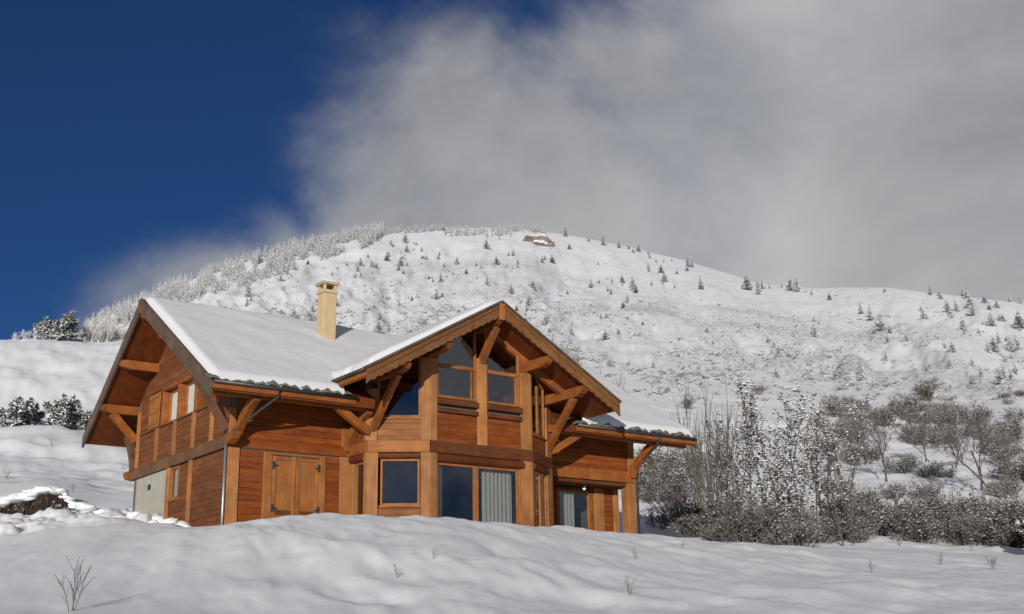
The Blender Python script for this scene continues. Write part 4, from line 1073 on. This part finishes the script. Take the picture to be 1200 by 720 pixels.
for k in range(27):                              # undergrowth at its foot
    px = rr_.uniform(752, 995); d = rr_.uniform(43.5, 52)
    if px < 820: d = rr_.uniform(47, 54); px = rr_.uniform(765, 990)
    put(BUSH[rr_.choice([0, 1, 2, 0, 1, 2, 3])], px, d, rr_.choice([.4, .5, .6, .75, .9, 1.1]), 'low snow-speckled bush in the undergrowth at the foot of the saplings', 'bush', 'undergrowth bushes right of the chalet')
for k in range(46):                              # the hedge along the field
    px = rr_.uniform(975, 1195); d = rr_.uniform(51, 58)
    put(BUSH[rr_.choice([0, 1, 3, 4, 3])], px, d, rr_.choice([.6, .7, .8, .95, 1.1, 1.3]), 'brownish snow-dusted bush in the hedge along the right field edge', 'bush', 'hedge bushes along the field')
put(LOWP[0], 1203, 47, 1.15, 'dark evergreen shrub with snow at the right picture edge', 'shrub')
for k, (px, d, s) in enumerate([(762, 66, 1.3), (778, 60, 1.2), (792, 64, 1.4), (806, 70, 1.4), (770, 78, 1.6), (800, 82, 1.5)]):
    put(BUSH[k % 5], px, d, s, 'snowy bush on the bank seen under the right eave of the chalet', 'bush', 'bushes behind the right eave')
# -- trees and scrub on the right-hand slope
put(TREE[0], 1030, 80, 1.0, 'slim bare tree alone on the snowy bank left of the dark tree', 'tree')
put(TREE[1], 1138, 76, 1.1, 'dark bare tree with two trunks standing above the hedge', 'tree')
put(TREE[2], 1172, 95, .9, 'bare tree partly behind the dark two-trunked tree', 'tree')
put(TREE[0], 1008, 92, .8, 'small bare tree just right of the thicket', 'tree'); put(TREE[1], 1078, 105, .95, 'bare tree on the bank midway between the slim tree and the two-trunked tree', 'tree'); put(TREE[2], 1112, 88, .85, 'bare tree leaning against the left of the two-trunked tree', 'tree')
for k, (px, py, s, lab) in enumerate([
    (985, 488, 2.2, 'large reddish-brown bush high above the thicket'), (1000, 500, 1.8, 'bush right below the large reddish-brown bush'),
    (890, 462, 1.6, 'brown bush behind the top of the tallest sapling'), (1042, 500, 2.4, 'broad dark bush behind the slim bare tree'),
    (1065, 485, 2.2, 'bush on the slope above the broad dark bush'), (1085, 470, 3.2, 'rusty brown scrub patch high on the right slope'),
    (1075, 520, 1.8, 'snowy bush left of the dark two-trunked tree'), (1105, 505, 2.2, 'bush touching the left of the two-trunked tree crown'),
    (1120, 498, 2.4, 'dark bush on the terrace above the two-trunked tree'), (1150, 500, 2.4, 'reddish bush on the terrace right of centre'),
    (1190, 515, 2.2, 'brown bush on the terrace at the right edge'), (1178, 545, 1.8, 'bush beside the two-trunked tree near the right edge'),
    (1195, 565, 1.6, 'bush low on the bank at the right edge'), (1060, 555, 1.2, 'small bush on the bank between the two bare trees'),
    (1012, 545, 1.4, 'bush left of the slim bare tree'), (1090, 585, .9, 'small bush just above the hedge'), (1050, 585, .9, 'lone twiggy bush above the left of the hedge')]):
    p = ground_seen(px, py, 50)
    if p is None: continue
    p.z -= .1
    BUSH[[3, 0, 4, 1, 0, 4, 2, 0, 1, 4, 3, 0, 2, 1, 0, 2, 1][k]].place(p, s * rr_.uniform(.9, 1.05), rr_.uniform(0, 6), lab, 'bush', 'bushes on the right slope', sz=s * .8)
for k in range(170):
    px = rr_.uniform(960, 1200); py = rr_.uniform(462, 590); p = ground_seen(px, py, 60)
    if fbm(np.array([px / 55 - py / 40]), np.array([py / 17 + px / 90]), 3, 191)[0] < .15: continue
    if p is None: continue
    p.z -= .1; s = rr_.uniform(.6, 1.0) * (.9 if py > 540 else 1.6)
    BUSH[rr_.randrange(5)].place(p, s, rr_.uniform(0, 6), 'small snow-dusted bush scattered on the terraced right slope', 'bush', 'scattered bushes of the right slope', sz=s * .75)
# -- seen over the roof
for px, d, s, pr, lab, cat in [(668, 150, 2.2, FAN[0], 'bare twiggy shrub peeking over the right slope of the bay roof', 'shrub'), (655, 155, 1.7, FAN[1], 'lower bare shrub left of the twiggy one above the bay roof', 'shrub'),
    (700, 120, 1.25, FAN[1], 'bare shrub in front of the pale pole above the roof', 'shrub'), (718, 122, 1.35, FAN[0], 'tallest bare shrub above the right part of the roof', 'shrub'),
    (726, 112, .95, LOWP[1], 'dark snowy conifer shrub at the roof edge right of the bay', 'shrub'), (735, 116, .8, LOWP[0], 'small dark conifer shrub touching the roof snow', 'shrub'),
    (765, 150, .9, LOWP[1], 'little snowy shrub alone on the terrace right of the roof', 'shrub'), (806, 170, 1.1, BUSH[0], 'dark twiggy bush on the terrace edge', 'bush')]:
    put(pr, px, d, s, lab, cat)
pp = ground_at(713, 118)
po = MB().tube([(0, 0, -.3), (0, 0, 2.6), (0, 0, 2.75)], [.09, .08, .03], 8).build('pole', M['globe'], None, smooth=True)
po.location = pp; tag(po, 'pale pole standing among bare shrubs above the roof', 'pole')
# -- left slope
put(LOWP[0], 14, 76, 1.35, 'dark snowy conifer shrub at the left picture edge', 'shrub', rot=1.0, sz=1.15)
put(LOWP[1], 36, 77, 1.15, 'second low conifer shrub right of the one at the left edge', 'shrub')
put(LOWP[1], 72, 76, 1.25, 'snowy conifer shrub nearest the chalet roof on the left slope', 'shrub', rot=2.4)
put(LOWP[0], 92, 77, 1.3, 'conifer shrub partly behind the left roof edge', 'shrub', rot=4.0, sz=1.25)
put(PINE[0], 75, 121, 1.2, 'snow-laden conifer on the left crest against the blue sky', 'tree')
put(LOWP[0], 62, 120, 1.7, 'low spreading conifer left of the tall one on the crest', 'shrub', rot=.5)
put(LOWP[1], 46, 121, 1.5, 'ragged conifer shrub leaning left on the crest', 'shrub', rot=2)
for k, (px, d, s) in enumerate([(96, 122, .95), (104, 123, 1.1), (113, 122, 1.05), (123, 124, .9), (36, 122, .6), (22, 122, .45), (10, 122, .35), (134, 124, .8)]):
    put(FROSTB[k % 2], px, d, s, 'pale frosted bush on the left crest beside the conifers', 'bush', 'frosted bushes on the left crest')
# dry plants poking through the foreground snow
def weed(seed, h, n):
    p = Plant(seed, .0035); r = p.r
    for k in range(n):
        a = r.uniform(0, 6.28); s = r.uniform(.05, .45)
        p.grow((r.gauss(0, .02), r.gauss(0, .02), -.05), (math.cos(a) * s, math.sin(a) * s, 1), h * r.uniform(.45, .75), .007, 1, .4, .3, 8, 3, .08, .42)
    return [('stems', pmesh(p.twig, 'stems', M['grass']))]
WD = [Proto('dry_weed', weed(264 + k, .8, 4 + k)) for k in range(2)]
for px, py, s, lab in [(84, 716, .95, 'tall dry weed in the foreground snow at lower left'), (738, 698, .42, 'small tuft of dry grass in the foreground snow below the porch'),
    (800, 643, .3, 'tiny dark sprig in the snow right of the porch'), (508, 655, .28, 'thin sprig in the snow below the bay'), (745, 655, .35, 'faint sprig between the tuft and the porch'),
    (466, 677, .3, 'dark sprig in the snow left of the tuft'), (1022, 672, .45, 'dry stalk in the snow at the right'), (1000, 640, .5, 'dry stalks at the field edge before the hedge'), (1165, 665, .4, 'dry stalk near the right edge'), (655, 500, .3, '')]:
    if not lab: continue
    p = ground_seen(px, py, 8)
    if p is None: continue
    WD[len(lab) % 2].place(p, s, rr_.uniform(0, 6), lab, 'plant', 'dry plants in the snow')
for k in range(11):
    px, py = rr_.choice([(rr_.uniform(985, 1190), rr_.uniform(636, 668)), (rr_.uniform(0, 150), rr_.uniform(500, 585))]); p = ground_seen(px, py, 8)
    if p: WD[k % 2].place(p, rr_.uniform(.3, .7), rr_.uniform(0, 6), 'short dry stalk sticking out of the snow beyond the foreground slope', 'plant', 'scattered dry stalks')

# ---- ploughed snow clods left of the gable
def clod(seed, n=1):
    r = random.Random(seed); bm = bmesh.new(); bmesh.ops.create_icosphere(bm, subdivisions=3, radius=1)
    for v in bm.verts:
        c = v.co; k = 1 + .32 * float(fbm(np.array([c.x * 1.6 + seed]), np.array([c.y * 1.6 + c.z * 1.3]), 3, seed)[0]) + .1 * float(vnoise(np.array([c.x * 5 + c.z * 4]), np.array([c.y * 5]), seed)[0])
        v.co = Vector((c.x * k, c.y * k, c.z * k * .7))
    me = bpy.data.meshes.new('snow_clod'); bm.to_mesh(me); bm.free(); me.materials.append(M['snow']); me.polygons.foreach_set('use_smooth', [True] * len(me.polygons)); return me
CL = [clod(300 + k) for k in range(4)]
for k, (px, d, s) in enumerate([(229, 31.8, .16), (222, 32.0, .22), (213, 32.6, .26), (204, 33.2, .28), (194, 33.9, .26), (184, 34.6, .24), (172, 35.2, .24), (160, 35.8, .24), (206, 32.0, .16), (188, 33.0, .2), (170, 34.2, .2), (150, 35.2, .22), (132, 36.0, .24), (112, 36.8, .22)]):
    p = ground_at(px, d); o = link('snow_clod', CL[k % 4]); o.location = p + Vector((0, 0, s * .05)); o.scale = (s * rr_.uniform(.9, 1.6), s * rr_.uniform(.8, 1.2), s * rr_.uniform(.7, 1.1)); o.rotation_euler = (rr_.uniform(-.3, .3), rr_.uniform(-.3, .3), rr_.uniform(0, 6))
    tag(o, 'rough lump of ploughed-up snow in the berm left of the chalet gable', 'snow lump', 'snow lumps in the ploughed berm')
# raw earth of the cut bank, under a lip of snow
ev = []; ef = []; ne, nh = 150, 12
for i in range(ne):
    px = -45 + 158 * i / (ne - 1); hgt = (.52 + .42 * math.exp(-((px - 62) / 34) ** 2)) * min(1, (113 - px) / 34 + .05) * (1 + .22 * float(fbm(np.array([px / 13]), np.array([.3]), 3, 181)[0]))
    pb = ground_at(px, 40.9); dirv = Vector((pb.x - CAM[0], pb.y - CAM[1], 0)).normalized()
    for j in range(nh):
        f = j / (nh - 1); nz_ = .16 * float(fbm(np.array([px / 8.]), np.array([f * 3.0]), 4, 185)[0]) + .05 * float(vnoise(np.array([px / 2.2]), np.array([f * 9]), 187)[0])
        q = pb + dirv * (.10 + .55 * f ** 1.6 + nz_ * (1 if 0 < j else 0)); ev.append((q.x, q.y, pb.z - .15 + (hgt + .15) * f))
for i in range(ne - 1):
    for j in range(nh - 1): ef.append((i * nh + j, (i + 1) * nh + j, (i + 1) * nh + j + 1, i * nh + j + 1))
eb = link('earth_bank', mesh('earth_bank', ev, ef, M['earth'])); eb['kind'] = 'structure'
for k in range(26):                              # snow lip
    px = -40 + 150 * k / 25; pb = ground_at(px, 41.6); s = rr_.uniform(.16, .40); o = link('snow_clod', CL[k % 4])
    o.location = (pb.x, pb.y, max(pb.z, ground_at(px, 40.9).z + (.45 + .38 * math.exp(-((px - 62) / 34) ** 2)) * min(1, (113 - px) / 34 + .05)) + s * .05); o.scale = (s * 1.5, s * 1.3, s * .6); o.rotation_euler = (rr_.uniform(-.2, .2), rr_.uniform(-.2, .2), rr_.uniform(0, 6))
    tag(o, 'cushion of snow overhanging the raw earth bank on the left', 'snow lump', 'snow cushions on the earth bank')
# snow cushions along the wall foot right of the bay
for k, (px, d, s) in enumerate([(655, 35.2, .2), (668, 35.6, .24), (676, 35.9, .22), (690, 36.4, .16), (712, 37.2, .18), (722, 37.6, .14), (733, 38, .14), (752, 39, .2)]):
    p = ground_at(px, d); o = link('snow_clod', CL[(k + 1) % 4]); o.location = p + Vector((0, 0, s * .35)); o.scale = (s * 1.3, s, s * .8); o.rotation_euler = (0, 0, k * 1.3)
    tag(o, 'small snow lump at the foot of the porch wall', 'snow lump', 'snow lumps along the porch')

# ================================================================== the mountain's trees
def far_conifer(seed, h, r0, mat, spikes=110):
    r = random.Random(seed); nd = MB()
    nd.tube([(0, 0, -1), (0, 0, h)], [h * .02, .02], 4, False)
    for k in range(spikes):
        f = r.random() ** 1.25; z = h * (.04 + .94 * f); a = r.uniform(0, 6.283); R = (r0 * (1 - f) ** .8 + .06) * r.uniform(.5, 1.15)
        c = np.array((math.cos(a), math.sin(a), 0)); s = np.array((-math.sin(a), math.cos(a), 0)) * R * .28; b = len(nd.v)
        tip = c * R + np.array((0, 0, z - R * r.uniform(-.25, .3))); base = np.array((0, 0, z + R * .12))
        nd.v += [tuple(base), tuple(c * R * .55 + s + np.array((0, 0, z - .12 * R))), tuple(tip), tuple(c * R * .55 - s + np.array((0, 0, z - .12 * R)))]
        nd.f += [(b, b + 1, b + 2), (b, b + 2, b + 3)]
    return pmesh(nd, 'mountain_conifer', M[mat])
FC = [far_conifer(400, 6, 1.9, 'frost', 140), far_conifer(401, 6, 1.6, 'frost_dark', 130), far_conifer(402, 6, 2.6, 'frost_dark', 170), far_conifer(403, 6, 2.3, 'frost', 150)]
def mtree(px, py, hpx, kind, label, group):
    if 100 < px < 820 and py - .6 * hpx > np.interp(px, [100, 167, 470, 587, 725, 820], [515, 343, 392, 350, 470, 512]): return None   # wholly behind the chalet
    p = ground_seen(px, py, 150)
    if p is None: return None
    d = (Vector(CAM) - p).length; s = hpx * d / FPX / 6
    o = link('mountain_conifer', FC[kind]); o.location = p - Vector((0, 0, .15)); o.scale = (s, s, s); o.rotation_euler = (0, 0, rr_.uniform(0, 6.28))
    tag(o, label, 'tree', group); return o
explicit = [(972, 352, 10, 2, 'round dark conifer alone below the saddle of the ridge'), (1009, 368, 16, 1, 'leftmost conifer of the clump on the right flank'), (1020, 376, 20, 1, 'tall conifer in the middle of the clump on the right flank'), (1032, 388, 24, 3, 'pale conifer at the right of the clump on the right flank'), (1040, 402, 16, 1, 'conifer at the foot of the clump on the right flank'),
    (1116, 413, 14, 2, 'dark round conifer high above the two-trunked tree'), (1113, 432, 14, 3, 'pale conifer just below the dark round one'), (1062, 400, 14, 1, 'narrow conifer between the clump and the dark round one'),
    (1137, 361, 16, 2, 'dark bushy conifer on the right skyline knoll'), (1090, 346, 14, 1, 'conifer on the skyline right of the dip'), (1100, 347, 10, 1, 'small conifer beside the skyline one'), (1058, 337, 8, 2, 'low dark conifer on the skyline left of the knoll'), (1065, 338, 10, 1, 'skyline conifer at the top of the knoll'), (1195, 385, 22, 2, 'dark conifer on the right picture edge of the ridge'),
    (912, 415, 14, 1, 'upright conifer in the middle of the right mountainside'), (900, 402, 10, 3, 'conifer up and left of the upright one'), (1172, 450, 22, 3, 'frosted conifer on the lower right flank'), (1140, 455, 20, 3, 'frosted conifer left of the lower right one')]
for e in explicit: mtree(*e, 'conifers standing apart on the mountain')
placed = 0
for k in range(6000):
    if placed >= 282: break
    px = rr_.uniform(150, 1200); py = rr_.uniform(270, 460)
    dens = float(np.clip(.5 + 1.1 * fbm(np.array([px / 48]), np.array([py / 26]), 4, 141)[0], 0, 1)) ** 2.2
    if px < 430: dens *= .35 if py > 330 else .9
    if 640 < px < 880 and py < 350: dens = dens * .9 + .10
    if py > 420 and px < 1000: dens *= .3
    if px > 1120 and py > 370: dens += .10
    if rr_.random() > dens: continue
    h = rr_.choice([5, 6, 7, 8, 9, 11, 13, 17]) * (.9 if py < 330 else 1.15)
    o = mtree(px, py, h, rr_.choice([0, 0, 3, 3, 0, 1, 2]), 'small half-frosted conifer scattered on the snowy mountainside', 'small conifers scattered over the mountain')
    if o: placed += 1
# frosted wood on the left shoulder, and a fringe on the summit: nobody could count it
wv = []; wf = []; off = 0
tpl = [far_conifer(420 + k, 6, 1.4, 'frost', 60) for k in range(3)]
T_ = [(np.array([v.co[:] for v in m_.vertices]), [tuple(p.vertices) for p in m_.polygons]) for m_ in tpl]
wr = random.Random(23); cnt = 0
skyx = [100, 150, 200, 265, 350, 440, 520, 620, 680]; skyy = [378, 354, 333, 309, 286, 272, 267, 268, 277]
for k in range(12000):
    if cnt > 2300: break
    px = wr.uniform(100, 640); sk = float(np.interp(px, skyx, skyy))
    if px < 450:
        thick = float(np.interp(px, [100, 190, 330, 430, 452], [26, 30, 30, 16, 4])); py = sk + wr.random() ** 1.3 * thick
    else:
        if wr.random() > .30: continue
        py = sk + wr.random() * (3 + 7 * (520 < px < 600))
    if fbm(np.array([px / 16]), np.array([py / 9]), 2, 151)[0] < -.25 and py > sk + 5: continue
    p = ground_seen(px, py + 1.0, 150)
    if p is None: continue
    d = (Vector(CAM) - p).length; s = wr.uniform(8, 15) * (1 if px < 450 else .6) * d / FPX / 6; a = wr.uniform(0, 6.28); tv, tf = wr.choice(T_)
    q = tv * s; q = np.stack([q[:, 0] * math.cos(a) - q[:, 1] * math.sin(a), q[:, 0] * math.sin(a) + q[:, 1] * math.cos(a), q[:, 2]], 1) + np.array(p)
    wv.append(q); wf += [tuple(i + off for i in f) for f in tf]; off += len(q); cnt += 1
wood_o = link('frosted_wood', mesh('frosted_wood', np.vstack(wv), wf, M['frost']))
tag(wood_o, 'dense frosted wood covering the left shoulder and summit of the mountain', 'wood', kind='stuff')
# scrub and stones poking through the mountain snow
sv = []; sf = []; off = 0; sr_ = np.random.default_rng(31); cnt = 0
for k in range(60000):
    if cnt > 9000: break
    px = sr_.uniform(120, 1200); py = sr_.uniform(285, 470)
    den = fbm(np.array([px / 60 + py / 50]), np.array([py / 16 - px / 120]), 3, 161)[0]
    mid_ = math.exp(-((py - 400) / 55) ** 2)
    if sr_.random() > np.clip(.22 + den * .7, 0, 1) * (.25 + mid_): continue
    p = ground_seen(px, py, 150)
    if p is None: continue
    s = sr_.uniform(.25, .9) * (1.9 if sr_.random() < .10 else 1); b = off; n = 5
    for q in range(n):
        a = sr_.uniform(0, 6.28); l = s * sr_.uniform(.5, 1.4)
        sv += [(p.x + math.cos(a) * l, p.y + math.sin(a) * l, p.z + s * sr_.uniform(.1, .7)), (p.x - math.sin(a) * l * .5, p.y + math.cos(a) * l * .5, p.z - .1), (p.x + math.sin(a) * l * .5, p.y - math.cos(a) * l * .5, p.z - .1)]
        sf.append((b + 3 * q, b + 3 * q + 1, b + 3 * q + 2))
    off += 3 * n; cnt += 1
sc = link('mountain_scrub', mesh('mountain_scrub', sv, sf, M['frost_dark']))
tag(sc, 'dark scrub tufts and stones showing through the mountain snow', 'scrub', kind='stuff')
# rocky outcrop under the summit
p = ground_seen(635, 287, 150)
if p:
    bm = bmesh.new(); bmesh.ops.create_icosphere(bm, subdivisions=4, radius=1)
    for v in bm.verts:
        c = v.co; k = 1 + .5 * float(fbm(np.array([c.x * 1.5 + 4]), np.array([c.y * 1.5 + c.z * 2]), 4, 171)[0]) + .12 * float(vnoise(np.array([c.x * 6 + c.z * 5]), np.array([c.y * 6 - c.z * 3]), 173)[0])
        v.co = c * k
    me = bpy.data.meshes.new('rock_outcrop'); bm.to_mesh(me); bm.free(); me.materials.append(M['rock'])
    ro = link('rock_outcrop', me); ro.location = p; ro.scale = (12, 8, 6.5); ro.rotation_euler = (0, .22, -.64)
    tag(ro, 'brown rocky outcrop just below the mountain summit', 'rock')

# ================================================================== labels that single out alike things: counted from the left as the photo shows them
def picture_x(o):
    d = np.array(o.matrix_basis.translation) - CAM
    return 600 + FPX * (d @ CR) / (d @ CF), 360 - FPX * (d @ CU) / (d @ CF)
def nth(n):
    return str(n) + ('th' if 10 <= n % 100 <= 20 else {1: 'st', 2: 'nd', 3: 'rd'}.get(n % 10, 'th'))
def count_off(objs, text):
    for i, o in enumerate(sorted(objs, key=lambda q: picture_x(q)[0])): o['label'] = text % nth(i + 1)
tops = [o for o in bpy.data.objects if o.parent is None and 'group' in o]
def grp(name): return [o for o in tops if o['group'] == name]
count_off(grp('undergrowth bushes right of the chalet'), '%s from left of the low snow-speckled bushes at the foot of the saplings')
count_off(grp('hedge bushes along the field'), '%s from left of the brownish snow-dusted bushes in the hedge along the field')
count_off(grp('scattered bushes of the right slope'), '%s from left of the small bushes scattered on the terraced right slope')
count_off(grp('bushes behind the right eave'), '%s from left of the snowy bushes seen under the right eave')
count_off(grp('frosted bushes on the left crest'), '%s from left of the pale frosted bushes on the left crest')
count_off(grp('snow cushions on the earth bank'), '%s from left of the snow cushions along the top of the earth bank')
count_off(grp('snow lumps in the ploughed berm'), '%s from left of the rough snow lumps in the berm beside the gable')
count_off(grp('snow lumps along the porch'), '%s from left of the small snow lumps at the foot of the porch')
count_off([o for o in grp('scattered dry stalks') if picture_x(o)[0] < 400], '%s from left of the short dry stalks on the slope left of the chalet')
count_off([o for o in grp('scattered dry stalks') if picture_x(o)[0] >= 400], '%s from left of the short dry stalks in the snow before the hedge')
mc = grp('small conifers scattered over the mountain')
zones = {'on the slope above the main chalet roof': [], 'on the summit slope left of the rock': [], 'on the slope right of the rock': [], 'on the upper right flank': [], 'on the lower right flank': []}
for o in mc:
    x, y = picture_x(o)
    k = list(zones)[0] if x < 420 else list(zones)[1] if x < 640 else list(zones)[2] if x < 860 else list(zones)[3] if y < 390 else list(zones)[4]
    zones[k].append(o)
for k, os_ in zones.items(): count_off(os_, '%s from left of the small half-frosted conifers ' + k)
